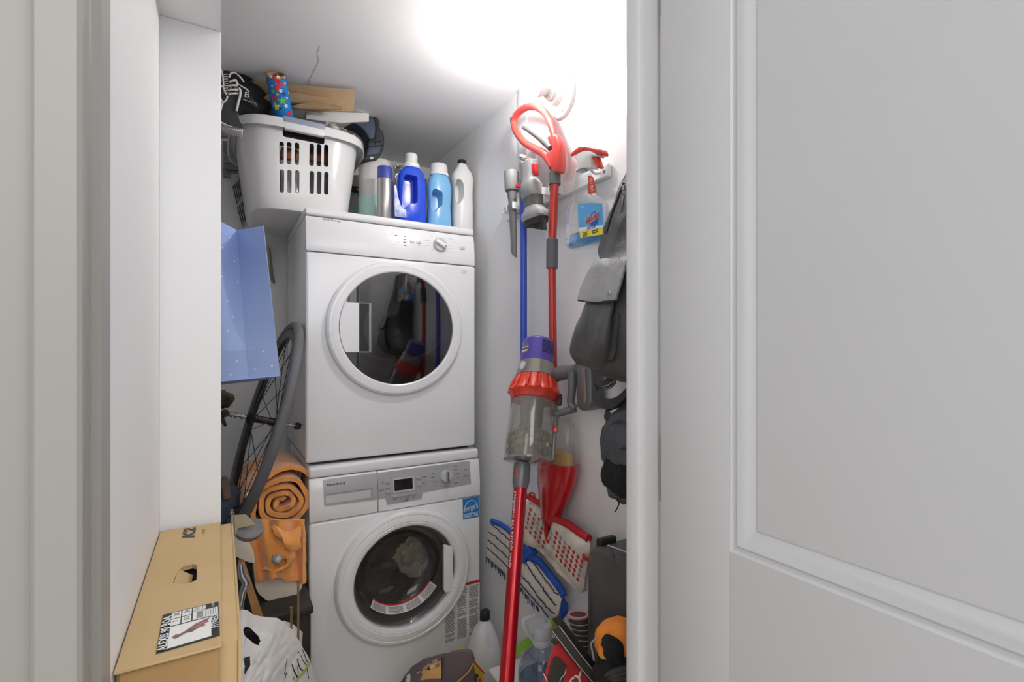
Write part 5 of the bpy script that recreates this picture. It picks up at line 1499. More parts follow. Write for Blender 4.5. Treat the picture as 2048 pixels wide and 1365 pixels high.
# ---- window cleaner bottle hung on the rail
M['cleanblue'] = glass('blue cleaner liquid', (.42, .78, .95, 1), .03, .03, body=.55, bodycol=rgb(64, 178, 240))
M['bluelab'] = mat('sky blue label', rgb(92, 172, 226), .35, var=.04, vs=20)
M['yellowlab'] = mat('yellow label', rgb(240, 222, 60), .4)
M['redlab'] = mat('orange red tag print', rgb(206, 70, 44), .45)
M['sprayer'] = mat('translucent white sprayer', rgb(236, 232, 230), .3)
M['sprayred'] = mat('orange red sprayer', rgb(226, 62, 44), .32, var=.03, coat=.2)
M['pet'] = glass('clear spray bottle', (.93, .94, .945, 1), .05, .05, body=.12, bodycol=(.62, .64, .65, 1))
wd3 = .070
wb_ = thing('spray_bottle', 'clear window cleaner spray bottle with red trigger head hung over the rail', 'spray bottle', wl(1172, 498, wd3))
ywid = lambda px, py, w_: w_ * abs(at(px + 1, py, X=WX - wd3).y - at(px, py, X=WX - wd3).y) / 2
def wo(px, py, wpx, dep, n=2.6):
    p = wl(px, py, wd3)
    hw = ywid(px, py, wpx)
    return [p + V3((0, hw * spow(math.cos(a), 2 / n), 0)) + V3((-1, 0, 0)) * (dep * spow(math.sin(a), 2 / n)) for a in [2 * PI * j / 36 for j in range(36)]]
body_s = [(1166, 341, 17, .012), (1166, 344, 20, .014), (1167, 356, 24, .016), (1168, 372, 28, .020), (1167, 390, 36, .024), (1168, 402, 50, .028), (1171, 412, 68, .030), (1173, 425, 73, .031), (1174, 468, 73, .031), (1172, 474, 66, .028), (1172, 480, 70, .030), (1170, 489, 60, .028), (1168, 495, 44, .022), (1167, 497, 30, .016)]
link('bottle', loft([wo(*s_) for s_ in body_s]), M['pet'], wb_, 60)
link('cleaning_fluid', loft([wo(1173, 467, 66, .027), wo(1172, 474, 61, .025), wo(1172, 480, 65, .027), wo(1170, 488, 56, .025), wo(1168, 493, 42, .020)]), M['cleanblue'], wb_, 60)
link('neck_ring', loft([wo(1166, 336, 22, .016, 2), wo(1166, 341, 22, .016, 2)]), M['sprayer'], wb_)
headp = [(1148, 311), (1158, 305), (1168, 301), (1180, 302), (1188, 306), (1194, 310), (1190, 313), (1182, 312), (1180, 318), (1180, 336), (1156, 336), (1154, 322), (1148, 315), (1141, 313)]
hd_ = wd3 + .014
link('sprayer_head', bevel(prism(wpts(headp, hd_), (.028, 0, 0)), .004, 3), M['sprayer'], wb_)
capp = [(1139, 313), (1142, 305), (1150, 298), (1158, 292), (1166, 291), (1182, 294), (1197, 298), (1200, 306), (1197, 310), (1186, 305), (1174, 301), (1163, 302), (1152, 308), (1144, 312)]
link('head_cover', bevel(prism(wpts(capp, hd_ + .001), (.030, 0, 0)), .004, 3), M['sprayred'], wb_)
trg = [(1182, 311), (1190, 310), (1194, 318), (1197, 328), (1200, 335), (1194, 337), (1189, 330), (1186, 320), (1181, 316)]
link('trigger', bevel(prism(wpts(trg, wd3 + .008), (.016, 0, 0)), .003, 2), M['sprayred'], wb_)
lab_d = wd3 + .0325
def wlb(px, py, d=lab_d): return wl(px, py, d)
def lblq(pp, d, th=.0005): return prism([wl(x, y, d) for x, y in pp], (th, 0, 0))
lb_ = link('front_label', lblq([(1155, 409), (1178, 406), (1204, 407), (1207, 460), (1160, 475), (1157, 452)], lab_d, .001), M['bluelab'], wb_)
link('white_band', lblq([(1158, 456), (1206, 450), (1206, 456), (1159, 463)], lab_d + .0004), M['inkwhite'], lb_)
link('yellow_band', lblq([(1159, 463), (1206, 457), (1206, 469), (1161, 476)], lab_d + .0005), M['yellowlab'], lb_)
oc = wl(1188, 438, lab_d + .0006)
M['ballblue'] = mat('deep blue print', rgb(40, 92, 190), .35, var=.1, vs=60)
link('blue_disc', lathe([(0, 0), (.0185, 0), (.0185, .0004), (0, .0004)], oc, (-1, 0, 0), 36, sx=1.0), M['ballblue'], lb_)
link('shine', lathe([(0, .0005), (.007, .0005), (.007, .0008), (0, .0008)], oc + V3((0, .0, .009)), (-1, 0, 0), 24), M['bluelab'], lb_)
EYm = V3((0, -1, 0))
link('brand_lettering_back', text('Windex', wl(1184.6, 435, lab_d + .0012), V3((0, -1, .18)), V3((0, .0, 1)), width=.060, height=.0235, bold=.075), M['inkwhite'], lb_)
link('brand_lettering', text('Windex', wl(1184.6, 435, lab_d + .0018), V3((0, -1, .18)), V3((0, .0, 1)), width=.057, height=.0200, bold=.03), M['inkred'], lb_)
link('top_lettering', text('Original', wl(1165, 414, lab_d + .0012), EYm, (0, 0, 1), width=.017, height=.0045), M['inkwhite'], lb_)
sm_p = []
for k in range(4): sm_p.append(obox(wl(1170, 465 + k * 2.6, lab_d + .001), (0, .010, 0), (.0002, 0, 0), (0, 0, .0008)))
for k in range(2): sm_p.append(obox(wl(1190, 461 + k * 4, lab_d + .001), (0, .012, 0), (.0002, 0, 0), (0, 0, .0013)))
link('small_print', J(*sm_p), M['dprint'], lb_)
link('blue_line_print', J(*[obox(wl(1182, 453.5 + k * 3.2, lab_d + .001), (0, .018, 0), (.0002, 0, 0), (0, 0, .001)) for k in range(2)]), M['ballblue'], lb_)
tg = link('neck_tag', lblq([(1176, 351), (1186, 354), (1193, 385), (1176, 388)], wd3 + .022, .0008), M['redlab'], wb_)
for k, (x, y, w_) in enumerate(((1182, 358, .011), (1182, 362.5, .011), (1183, 367, .012), (1184, 373, .012), (1184, 377, .010), (1185, 381, .014))):
    link('tag_lettering', text(('HOLD', 'HERE', 'to spray', 'RETIRER', 'pour', 'recharger')[k], wl(x, y, wd3 + .0228), V3((0, -1, 0)), (0, 0, 1), width=w_, height=.0035, bold=.03), M['inkwhite'], tg)

# ---- cordless stick vacuum leaning against the wall
M['vred'] = mat('metallic red wand', rgb(186, 24, 38), .3, .55, var=.05, vs=10, coat=.4)
M['vorange'] = mat('orange red cyclone', rgb(214, 62, 42), .38, var=.04, vs=10)
M['vpurple'] = mat('purple filter', rgb(82, 66, 156), .35, var=.04)
M['vnickel'] = mat('nickel plastic', rgb(150, 145, 138), .28, .6, var=.08, vs=6)
M['vgrey'] = mat('vacuum grey plastic', rgb(116, 116, 118), .35, .2, var=.05, vs=10)
M['vbin'] = glass('clear dust bin', (.72, .71, .69, 1), .06, .06, body=.22, bodycol=(.62, .60, .56, 1))
VA = at(1061, 862, t=1.45)                      # middle of the dust bin
VB = at(1014, 1352, t=1.22)                     # low on the wand
va = (VA - VB).normalized()
_, v1, v2 = frame(va, (-FW + V3((0, 0, 0))))    # v1 faces the camera
def vz(py):
    """height along the axis whose picture row is py"""
    best = min((abs(at(0, 0, t=1).x * 0 + (CY + FPX * (CAMZ - (VA + va * h).z) / (VA + va * h).dot(FW)) - py), h) for h in [i * .0005 - .9 for i in range(2600)])
    return best[1]
def vw(h, wpx): return wpx / 2 * (VA + va * h).dot(FW) / FPX
vac = thing('stick_vacuum', 'cordless stick vacuum with red wand, clear dust bin and purple filter, leaning on the wall', 'vacuum cleaner', V3((VB.x, VB.y, 0)))
hT, hP, hM, hR, hB0, hB1 = vz(686), vz(730), vz(757), vz(803), vz(808), vz(922)
def vl(name, prof, m_, seg=56, parent=vac, rad=None, cap=True, label=None): return link(name, lathe(prof, VA, va, seg, ref=v1, rad=rad, cap=cap), m_, parent, 35, label)
r1_ = vw(hT, 64)
vl('filter_cap', [(0, hT + .004), (r1_ * .90, hT + .003), (r1_ * .98, hT - .001), (r1_, hT - .006), (r1_ * 1.06, hP + .001), (r1_ * 1.06, hP), (0, hP)], M['vpurple'])
r2_ = vw(hP, 71)
vl('motor_housing', [(0, hP), (r2_ * .985, hP), (r2_ * 1.12, hM), (0, hM)], M['vnickel'])
r3_ = vw(hM, 78)
r4_ = vw(hR, 101)
prof = [(0, hM + .002), (r3_ * 1.0, hM + .001), (r3_ * 1.08, hM - .006), (r4_ * .93, hM + (hR - hM) * .45), (r4_ * 1.0, hM + (hR - hM) * .62), (r4_ * 1.03, hM + (hR - hM) * .70), (r4_ * .95, hM + (hR - hM) * .80), (r4_ * .88, hR), (0, hR)]
def scal(a, i):
    k = math.cos(a * 12)
    if i in (2, 3): return 1 - .05 * (k < -.2) - .03
    if i in (4, 5): return 1 + .035 * k
    if i == 6: return 1 - .04 * abs(math.sin(a * 6))
    return 1
vl('cyclone_shroud', prof, M['vorange'], 144, rad=scal)
for k in range(12):
    a = 2 * PI * (k + .5) / 12
    e = v1 * math.cos(a) + v2 * math.sin(a)
    link('cyclone_rib', tube([VA + va * (hM - .004) + e * r3_ * 1.0, VA + va * (hM + (hR - hM) * .35) + e * r4_ * .90, VA + va * (hM + (hR - hM) * .66) + e * r4_ * .985], [.003, .0045, .0045], 8), M['vorange'], vac)
r5_ = vw(hB0, 93)
r6_ = vw(hB1, 97)
vl('dust_bin', [(r5_ * .9, hR + .002), (r5_, hB0), (r5_ * 1.0, hB0 - .02), (r6_, hB1 + .004), (r6_ * .97, hB1), (r6_ * .4, hB1 - .001)], M['vbin'], cap=False)
vl('bin_base_ring', [(r6_ * .97, hB1 + .004), (r6_ * 1.01, hB1 + .004), (r6_ * 1.01, hB1 - .002), (r6_ * .3, hB1 - .004), (r6_ * .3, hB1 + .0)], M['clearbottle'], cap=False)
M['mesh'] = mat('brown metal mesh core', rgb(128, 116, 104), .45, .5, var=.12, vs=120)
vl('mesh_core', [(0, hR), (r5_ * .48, hR), (r5_ * .48, hB0 - .06), (r5_ * .42, hB0 - .075), (0, hB0 - .075)], M['mesh'])
M['dust'] = mat('grey brown dust', rgb(176, 160, 136), .95, vs=60, c2=rgb(110, 98, 84), bump=1.0, bs=90)
du = link('dust', rough(blob(VA + va * (hB1 + .046), v1 * r6_ * .86, v2 * r6_ * .86, va * .044, 2, 3, 48, 30, amp=.012, fr=34), .009, 80, 3), M['dust'], vac, 60)
du['kind'] = 'stuff'
# cross-brand print and vents on the filter
def vpt(ang, h, r_): return VA + va * h + (v1 * math.cos(ang) + v2 * math.sin(ang)) * r_
sgn = 1 if v2.dot(RT) > 0 else -1
for row in range(6):
    h = hT - .009 - row * .0068
    for c in range(7):
        a0 = sgn * (.30 + c * .14)
        rr = r1_ * (1 + .06 * (hT - h) / (hT - hP)) + .0002
        g = sheet(lambda u, v, a0=a0, h=h, rr=rr: vpt(a0 + sgn * u * .115, h - v * .0030, rr + .0004), 2, 1, .0006)
        link('vent_slot', g, M['black'], vac)
rr = r1_ * 1.035
link('round_label', loft([[vpt(sgn * -(.78 - .30 * math.cos(t)), (hT + hP) / 2 + .017 * math.sin(t), rr + .0012) for t in [2 * PI * k / 28 for k in range(28)]], [vpt(sgn * -(.78 - .02 * math.cos(t)), (hT + hP) / 2 + .001 * math.sin(t), rr + .0014) for t in [2 * PI * k / 28 for k in range(28)]]], True), M['vgrey'], vac)
en_ = (v1 * math.cos(-sgn * .72) + v2 * math.sin(-sgn * .72))
ex_ = (va.cross(en_)).normalized()
if ex_.dot(RT) < 0: ex_ = -ex_
link('label_lettering', J(text('dyson', VA + va * ((hT + hP) / 2 - .010) + en_ * (rr + .004), -ex_, -va, width=.022, height=.0075, bold=.02), obox(VA + va * ((hT + hP) / 2 + .002) + en_ * (rr + .003), ex_ * .011, va * .0006, en_ * .0006)), M['inkwhite'], vac)
link('housing_button', lathe([(0, 0), (.010, 0), (.009, .004), (0, .005)], vpt(-sgn * .75, (hP + hM) / 2, r2_ * 1.03), en_, 24, sx=1.35), M['lsilver'], vac)
# wand
wt = vz(926)
rw_ = .0175
def on_axis(px, py, t): return at(px, py, t=t)
wa0 = VA + va * (hB1 - .001) 
w_top = at(1044, 930, t=(VA + va * hB1).dot(FW))
wdir = (w_top - VB).normalized()
wl_ = (w_top - VB).length
link('wand_collar', lathe([(0, wl_ + .004), (.0215, wl_ + .004), (.0235, wl_ - .010), (.0225, wl_ - .048), (.0190, wl_ - .062), (0, wl_ - .062)], VB, wdir, 40), M['vgrey'], vac)
link('wand_release', obox(VB + wdir * (wl_ - .016) + (-FW * .9 - RT * .42).normalized() * .0225, wdir * .014, RT * .004, FW * .003, .002), M['redplastic'], vac)
ext = VB.z / wdir.z - .05
link('wand', lathe([(0, -ext), (rw_, -ext), (rw_, wl_ - .060), (0, wl_ - .060)], VB, wdir, 40), M['vred'], vac)
ft = VB - wdir * (ext + .02)
link('floor_head', bevel(obox(V3((ft.x, ft.y - .02, .036)), (.12, 0, 0), (0, .045, 0), (0, 0, .032), .014, 3), .001) if False else obox(V3((ft.x, ft.y - .02, .036)), (.12, 0, 0), (0, .045, 0), (0, 0, .032), .014, 3), M['vgrey'], vac)
# lettering running up the wand, facing the camera side
fnn = (-FW - wdir * (-FW).dot(wdir)).normalized()
lft = wdir.cross(fnn)
if lft.dot(RT) > 0: lft = -lft
fn2 = (fnn * .80 + lft * .60).normalized()
updir = wdir.cross(fn2)
if updir.dot(RT) > 0: updir = -updir
link('wand_lettering', text('dyson cyclone V10 motorhead', VB + wdir * (wl_ - .075 - .09) + fn2 * (rw_ + .0002), wdir, updir, width=.185, height=.0105, bold=.005), M['inkwhite'], vac)
# handle: bridge, battery pack and trigger guard towards the wall
HB = (at(1163, 770, X=WX - .035))
h_top0 = VA + va * vz(752) + (v2 * sgn * .75 - v1 * .1).normalized() * r3_ * .8
h_top1 = at(1150, 742, X=WX - .05)
link('handle_bridge', tube(spline([h_top0, h_top0.lerp(h_top1, .4) + V3((0, 0, .004)), h_top1, at(1160, 736, X=WX - .05)], 5), [.019, .021, .019, .016], 16), M['vgrey'], vac, 60)
bq = [(1134, 724), (1150, 716), (1172, 722), (1182, 740), (1186, 800), (1180, 820), (1166, 826), (1152, 820), (1147, 790), (1146, 745)]
link('battery_pack', bevel(prism([at(x, y, X=WX - .062) for x, y in ((1150, 730), (1160, 722), (1176, 726), (1180, 742), (1181, 806), (1176, 819), (1162, 824), (1152, 816), (1150, 780))], (.05, 0, 0)), .010, 3), M['vgrey'], vac)
link('battery_panel', bevel(prism([at(x, y, X=WX - .066) for x, y in ((1160, 738), (1170, 736), (1171, 806), (1164, 816), (1159, 806))], (.01, 0, 0)), .003, 2), M['vnickel'], vac)
link('handle_grip', tube(spline([at(1145, 742, X=WX - .065), at(1144, 780, X=WX - .067), at(1142, 806, X=WX - .067), at(1149, 818, X=WX - .062)], 5), [.013, .0115, .011, .012], 14), M['vgrey'], vac, 60)
lb0 = VA + va * vz(828) + (v2 * sgn * .85).normalized() * r5_ * .9
link('lower_strut', tube(spline([lb0, lb0.lerp(at(1148, 818, X=WX - .06), .5), at(1150, 817, X=WX - .06)], 4), [.009, .010, .012], 12), M['vgrey'], vac, 60)
link('trigger', obox(VA + va * vz(797) + (v2 * sgn).normalized() * (r4_ * 1.04), va * .016, v2 * .006, v1 * .007, .003), M['redplastic'] if False else M['black'], vac)
link('bin_catch', lathe([(0, 0), (.009, 0), (.009, .006), (0, .008)], VA + va * vz(858) + (v2 * sgn).normalized() * (r5_ * 1.02) + v1 * .01, v1, 20), M['redplastic'], vac)
link('bin_spine', obox(VA + va * ((hB0 + hB1) / 2) + (v2 * sgn).normalized() * (r5_ * 1.0), va * (hB0 - hB1) * .48, v2 * .007, v1 * .009, .003), M['vgrey'], vac)

# ---- black rucksack on a hook beside the door
M['ruck'] = mat('black rucksack fabric', rgb(84, 83, 84), .45, var=.12, vs=7, bump=.25, bs=220)
M['ruckflap'] = mat('grey leather-look flap', rgb(152, 152, 154), .42, var=.06, vs=14, bump=.35, bs=260)
M['ruckd'] = mat('dark rucksack side', rgb(54, 53, 53), .6, var=.12, vs=9, bump=.2, bs=200)
rk = thing('rucksack', 'black rucksack with a grey pocket flap hanging on the wall beside the door', 'rucksack', (WX - .09, .90, 1.14))
def rsec(z, x0, yf, yn, n=3.2):
    """outline at height z: front face x0, far side yf, near side yn"""
    cx_, cy_ = (x0 + WX - .004) / 2, (yf + yn) / 2
    a, b = (WX - .004 - x0) / 2, (yf - yn) / 2
    return [V3((cx_ + a * spow(math.cos(t), 2 / n), cy_ + b * spow(math.sin(t), 2 / n), z)) for t in [2 * PI * k / 48 for k in range(48)]]
RX = .690
def rk_y(px, py, x): return at(px, py, X=x)
sil = [(1252, 356, .80), (1240, 390, .785), (1222, 440, .770), (1206, 490, .755), (1198, 515, .745), (1190, 540, .720), (1172, 600, .700), (1150, 650, .690), (1140, 690, .690), (1142, 716, .700), (1160, 738, .715), (1185, 752, .735)]
secs = []
for px, py, x in sil:
    p = at(px, py, X=x)
    secs.append(rsec(p.z, x - .004, p.y + (.05 if py < 500 else .035 if py < 550 else .015), .72))
secs.append(rsec(secs[-1][0].z - .012, .76, .98, .76))
top0 = secs[0][0].z
secs = [rsec(top0 + .10, .82, .86, .76), rsec(top0 + .06, .81, .93, .74)] + secs
def dens(secs, n=3):
    out = []
    for i in range(len(secs) - 1):
        for k in range(n): out.append([a.lerp(b, k / n) for a, b in zip(secs[i], secs[i + 1])])
    return out + [secs[-1]]
def folds(g):
    out = []
    for v in g[0]:
        s_ = math.sin(v.y * 46 + v.z * 24 + 2 * noise.noise(v * 9)) * .004 + noise.fractal(v * 14, .7, 2, 3) * .006
        out.append(v + V3((-s_ if v.x < WX - .03 else 0, s_ * .5, 0)))
    return out, g[1]
link('main_pack', folds(loft(dens(secs))), M['ruck'], rk, 70)
# pocket bulge and flap on the face
def face_pt(px, py, d=0.0):
    z = at(px, py, X=.70).z
    for i in range(len(sil) - 1):
        p0, p1 = at(sil[i][0], sil[i][1], X=sil[i][2]), at(sil[i + 1][0], sil[i + 1][1], X=sil[i + 1][2])
        if p1.z <= z <= p0.z:
            f = (z - p0.z) / (p1.z - p0.z)
            return at(px, py, X=sil[i][2] + (sil[i + 1][2] - sil[i][2]) * f - .004 - d)
    return at(px, py, X=.70 - d)
def flap_f(u, v):
    tx = 1192 + (1256 - 1192) * u
    ty = 521 - 6 * u
    bx_ = 1157 + (1232 - 1157) * u
    by_ = 600 + 4 * math.sin(u * PI)
    bow = 6 * math.sin(v * PI) * (1 - u)
    return face_pt(tx + (bx_ - tx) * v ** 1.05 - bow, ty + (by_ - ty) * v, .012 + .010 * math.sin(v * PI * .5) + .002 * math.sin(u * 9))
link('pocket_flap', rough(sheet(flap_f, 20, 20, .006), .0015, 30, 2), M['ruckflap'], rk, 60)
link('flap_binding', tube([flap_f(k / 20, 1.0) for k in range(21)], .0032, 7), M['ruckd'], rk)
bc2 = flap_f(.80, .80)
link('metal_badge', obox(bc2 + V3((-.006, 0, 0)), (0, .007, .0015), (0, 0, .0045), (.0015, 0, 0), .001), M['chrome'], rk)
def pocket_f(u, v):
    lx = 1176 - 34 * math.sin(v * PI * .55) ** 1.2 - 12 * v * (1 - v) + (12 * max(0, v - .82) / .18)
    rx = 1226 - 10 * v
    px = lx + (rx - lx) * u
    py = 598 + 132 * v + 14 * u * v
    return face_pt(px, py, .004 + .020 * math.sin(u * PI) ** .6 * math.sin(min(1, v * 1.05) * PI) ** .5 + .004 * math.sin(u * 8 + v * 3))
link('front_pocket', rough(sheet(pocket_f, 26, 22, .004), .002, 30, 6), M['ruck'], rk, 60)
link('pocket_seam', tube(spline([face_pt(x, y, .006) for x, y in ((1236, 628), (1234, 660), (1232, 700), (1226, 720), (1214, 724), (1196, 722))], 5), .0022, 6), M['ruckd'], rk)
link('zip_line', ribbon(spline([face_pt(x, y, .003) for x, y in ((1248, 366), (1236, 396), (1224, 428), (1212, 468))], 5), (.004, .003, 0), .003), M['ruckd'], rk)
link('zip_pull', bevel(prism([face_pt(x, y, .010) for x, y in ((1245, 392), (1248, 392), (1244, 424), (1239, 424))], (.003, 0, 0)), .001, 1), M['ruckd'], rk)
link('zip_slider', obox(face_pt(1247, 376, .008), (0, .004, 0), (.003, 0, 0), (0, 0, .006), .001), M['chrome'], rk)
# straps hanging under the pack
def stp(l_, x): return spline([at(px, py, X=xx) for (px, py), xx in zip(l_, x)], 6)
link('shoulder_strap', ribbon(stp([(1240, 745), (1216, 768), (1190, 772), (1190, 790), (1204, 806), (1230, 806), (1256, 782)], [.80, .80, .79, .775, .77, .77, .77]), (.004, .0, .0125), .003), M['ruckd'], rk)
link('shoulder_strap', ribbon(stp([(1256, 806), (1236, 806), (1216, 815), (1212, 826), (1222, 842), (1232, 850)], [.78, .78, .775, .77, .77, .78]), (.004, .0, .0125), .003), M['ruckd'], rk)
link('buckle', tube([at(x, y, X=.765) for x, y in ((1206, 774), (1218, 770), (1230, 761), (1232, 766), (1221, 776), (1207, 779))], .0022, 6, True), M['chrome'], rk)
link('strap_web', ribbon([at(1222, 756, X=.78), at(1216, 774, X=.77)], (0, .016, 0), .003), M['ruckd'], rk)
t_ = thing('coat_hook', 'metal coat hook hidden behind the rucksack top', 'hook', (WX, .84, 1.78))
hz = secs[0][0].z
link('hook_plate', bevel(box(WX - .004, WX - .0003, .82, .86, hz - .02, hz + .04), .001), M['steel'], t_)
link('hook_arm', tube(spline([(WX - .004, .84, hz + .02), (WX - .035, .84, hz + .012), (WX - .05, .84, hz + .035)], 5), .004, 8), M['steel'], t_)

# ---- dark padded jacket below it
M['jacket'] = mat('charcoal padded nylon', rgb(80, 81, 87), .5, var=.1, vs=8, bump=.25, bs=120)
M['fleece'] = mat('black fleece lining', rgb(30, 30, 31), .95, var=.2, vs=60, bump=.8, bs=300)
jk = thing('padded_jacket', 'charcoal padded jacket bunched on the wall below the rucksack', 'jacket', (WX - .07, .86, .90))
jc = at(1262, 898, X=.80)
link('shell', rough(blob(jc + V3((0, 0, -.005)), (.055, 0, 0), (0, .085, 0), (0, 0, .100), 2.6, 2.4, 44, 34, amp=.012, fr=12, seed=3), .004, 30, 1), M['jacket'], jk, 70)
link('hood_fold', rough(blob(at(1252, 892, X=.775), (.042, 0, 0), (0, .055, -.01), (0, .01, .058), 2.4, 2.4, 36, 24, amp=.008, fr=16, seed=8), .003, 40), M['jacket'], jk, 70)
link('seam_line', tube(spline([at(x, y, X=.735) for x, y in ((1214, 900), (1225, 895), (1240, 898), (1256, 897))], 5), .002, 6), M['ruckd'], jk)
link('fleece_lining', rough(blob(at(1246, 948, X=.765), (.035, 0, 0), (0, .055, .012), (0, -.01, .050), 2.4, 2.4, 36, 24, amp=.008, fr=18, seed=2), .003, 60), M['fleece'], jk, 70)
link('lower_cuff', rough(blob(at(1244, 980, X=.775), (.03, 0, 0), (0, .040, .0), (0, 0, .030), 2.4, 2.4, 30, 20, amp=.006, fr=22, seed=5), .002, 60), M['jacket'], jk, 70)
link('zip_pull', tube(spline([at(x, y, X=.75) for x, y in ((1236, 990), (1236, 1000), (1238, 1008), (1234, 1018), (1230, 1024))], 5), [.0035, .002, .0014, .0014], 6), M['black'], jk)
t_ = thing('coat_hook', 'metal coat hook hidden behind the padded jacket', 'hook', (WX, .84, 1.05))
link('hook_plate', bevel(box(WX - .004, WX - .0003, .82, .86, 1.04, 1.10), .001), M['steel'], t_)
link('hook_arm', tube(spline([(WX - .004, .84, 1.08), (WX - .035, .84, 1.07), (WX - .05, .84, 1.09)], 5), .004, 8), M['steel'], t_)
# ================================================================ things on the floor at the right
def tl_(px, py, t): return at(px, py, t=t)
# ---- black hard case
M['case'] = mat('scuffed black case', rgb(70, 69, 69), .5, vs=5, c2=rgb(92, 91, 91), bump=.15, bs=60)
hx = .745
zt_ = at(1195, 1098, X=hx).z
cy1 = at(1177, 1150, X=hx).y + .010
cs_ = thing('black_case', 'tall scuffed black hard case standing against the right wall by the door', 'case', (.80, .88, 0))
prof_ = [(cy1, 0), (cy1, zt_ - .055), (cy1 - .012, zt_ - .012), (cy1 - .035, zt_), (cy1 - .105, zt_ + .004), (cy1 - .15, zt_ + .010), (.70, zt_ - .01), (.70, 0)]
link('shell', bevel(prism([(hx, y, z) for y, z in prof_], (WX - hx - .006, 0, 0)), .018, 3), M['case'], cs_)
link('corner_rib', tube(spline([at(1221, 1097, X=hx - .001), at(1224, 1112, X=hx - .001), at(1230, 1130, X=hx + .001), at(1234, 1136, X=hx)], 4), [.002, .005, .005, .002], 8), M['case'], cs_)
link('top_seam', tube([at(1216, 1091, X=hx + .01), at(1256, 1106, X=hx + .01)], .0015, 6), M['lsilver'], cs_)
link('side_seam', tube([at(1179, 1150, X=hx - .0005), at(1181, 1260, X=hx - .0005)], .0018, 6), M['case'], cs_)
hp0, hp1 = at(1186, 1092, X=hx + .015), at(1226, 1092, X=hx + .06)
link('handle', bevel(box(hx + .012, hx + .065, hp1.y - .012, min(hp0.y, cy1 - .022), zt_ - .010, zt_ + .016), .006, 3), M['black'], cs_)
# ---- black ribbed boot
M['boot'] = mat('black rubber boot', rgb(62, 60, 60), .5, var=.1, vs=14, bump=.15, bs=90)
M['pinklining'] = mat('dusty pink lining', rgb(186, 140, 132), .8, var=.1)
b0, b1 = tl_(1157, 1232, 1.33), tl_(1178, 1290, 1.30)
bt = thing('ribbed_boot', 'black ribbed boot with a pink lining standing between the mop pad and the black case', 'boot', (b1.x, b1.y, 0))
bax = (b0 - b1).normalized()
bax = (bax * .55 + V3((0, 0, .8))).normalized()
rb = .029
b1 = b0 - bax * .085 + V3((.012, 0, 0)) + RT * .006
link('shaft', loft([[c_ + RT * (r * math.cos(a)) + FW * (r * .8 * math.sin(a)) for a in [2 * PI * k / 28 for k in range(28)]] for c_, r in
    ((b0 + RT * .003, rb * .8), (b0 + RT * .003, rb), (b0.lerp(b1, .3), rb * 1.02), (b0.lerp(b1, .7), rb * 1.0), (b1, rb * .95), (V3((b1.x + .006, b1.y, .12)), .034), (V3((b1.x, b1.y, .005)), .036))]), M['boot'], bt, 50)
for k in range(6):
    c_ = b0.lerp(b1, .15 + k * .15)
    link('rib', tube([c_ + RT * (rb * 1.03 * math.cos(a)) + FW * (rb * .83 * math.sin(a)) for a in [2 * PI * j / 24 for j in range(24)]], .0016, 6, True), M['grey'], bt)
link('lining', tube([b0 + V3((0, 0, .002)) + RT * (rb * .85 * math.cos(a)) + FW * (rb * .7 * math.sin(a)) for a in [2 * PI * j / 24 for j in range(24)]], .004, 8, True), M['pinklining'], bt)
link('pull_tab', ribbon([b0 + RT * .024, b0 + RT * .030 + V3((0, 0, .012)), b0 + RT * .036 + V3((0, 0, .022))], -FW * .004, .003), M['pinklining'], bt)
# ---- black duffel with orange collar
M['orangefab'] = mat('orange fabric', rgb(236, 140, 50), .8, var=.05, vs=10, bump=.2, bs=200)
du_ = thing('duffel_bag', 'black fabric bag with a bright orange lining turned out, beside the door frame', 'bag', (.68, .84, 0))
oc = tl_(1236, 1282, 1.09)
link('orange_lining', rough(blob(oc, RT * .050, FW * .045, V3((0, 0, .043)), 2.2, 2.2, 40, 28, amp=.004, fr=18), .0015, 40), M['orangefab'], du_, 60)
bcx = tl_(1252, 1362, 1.08)
link('black_body', rough(blob(bcx + V3((0, 0, -.005)), RT * .060, FW * .06, V3((0, 0, .075)), 2.4, 2.6, 44, 30, amp=.010, fr=14, seed=6), .003, 40), M['fleece'], du_, 60)
link('black_fold', rough(blob(tl_(1226, 1300, 1.045), RT * .022 + V3((0, 0, -.012)), FW * .014, V3((.0, 0, .026)), 2.2, 2.2, 32, 20, amp=.004, fr=26), .002, 60), M['fleece'], du_, 60)
link('lower_body', bevel(box(bcx.x - .055, bcx.x + .05, bcx.y - .05, bcx.y + .05, 0, bcx.z - .02), .02, 3), M['fleece'], du_)
link('orange_gusset', prism([tl_(x, y, 1.035) for x, y in ((1199, 1290), (1206, 1298), (1217, 1312), (1212, 1319), (1204, 1315), (1197, 1310))], FW * .006, .001), M['orangefab'], du_)
link('lime_binding', tube([tl_(1197, 1310, 1.034), tl_(1204, 1315, 1.034), tl_(1212, 1319, 1.034)], .0012, 6), mat('lime binding', rgb(190, 200, 80), .6), du_)
link('drawcord', tube(spline([tl_(x, y, 1.06) for x, y in ((1196, 1276), (1186, 1283), (1182, 1290), (1185, 1305), (1188, 1322))], 5), .002, 6), M['grey'], du_)
for k in range(3):
    link('fabric_strap', ribbon(spline([tl_(1210 + k * 6, 1352 + k * 7, 1.0), tl_(1228, 1343 + k * 9, .99), tl_(1256, 1336 + k * 10, .99)], 5), V3((0, 0, .004)), .003), M['ruckd'], du_)
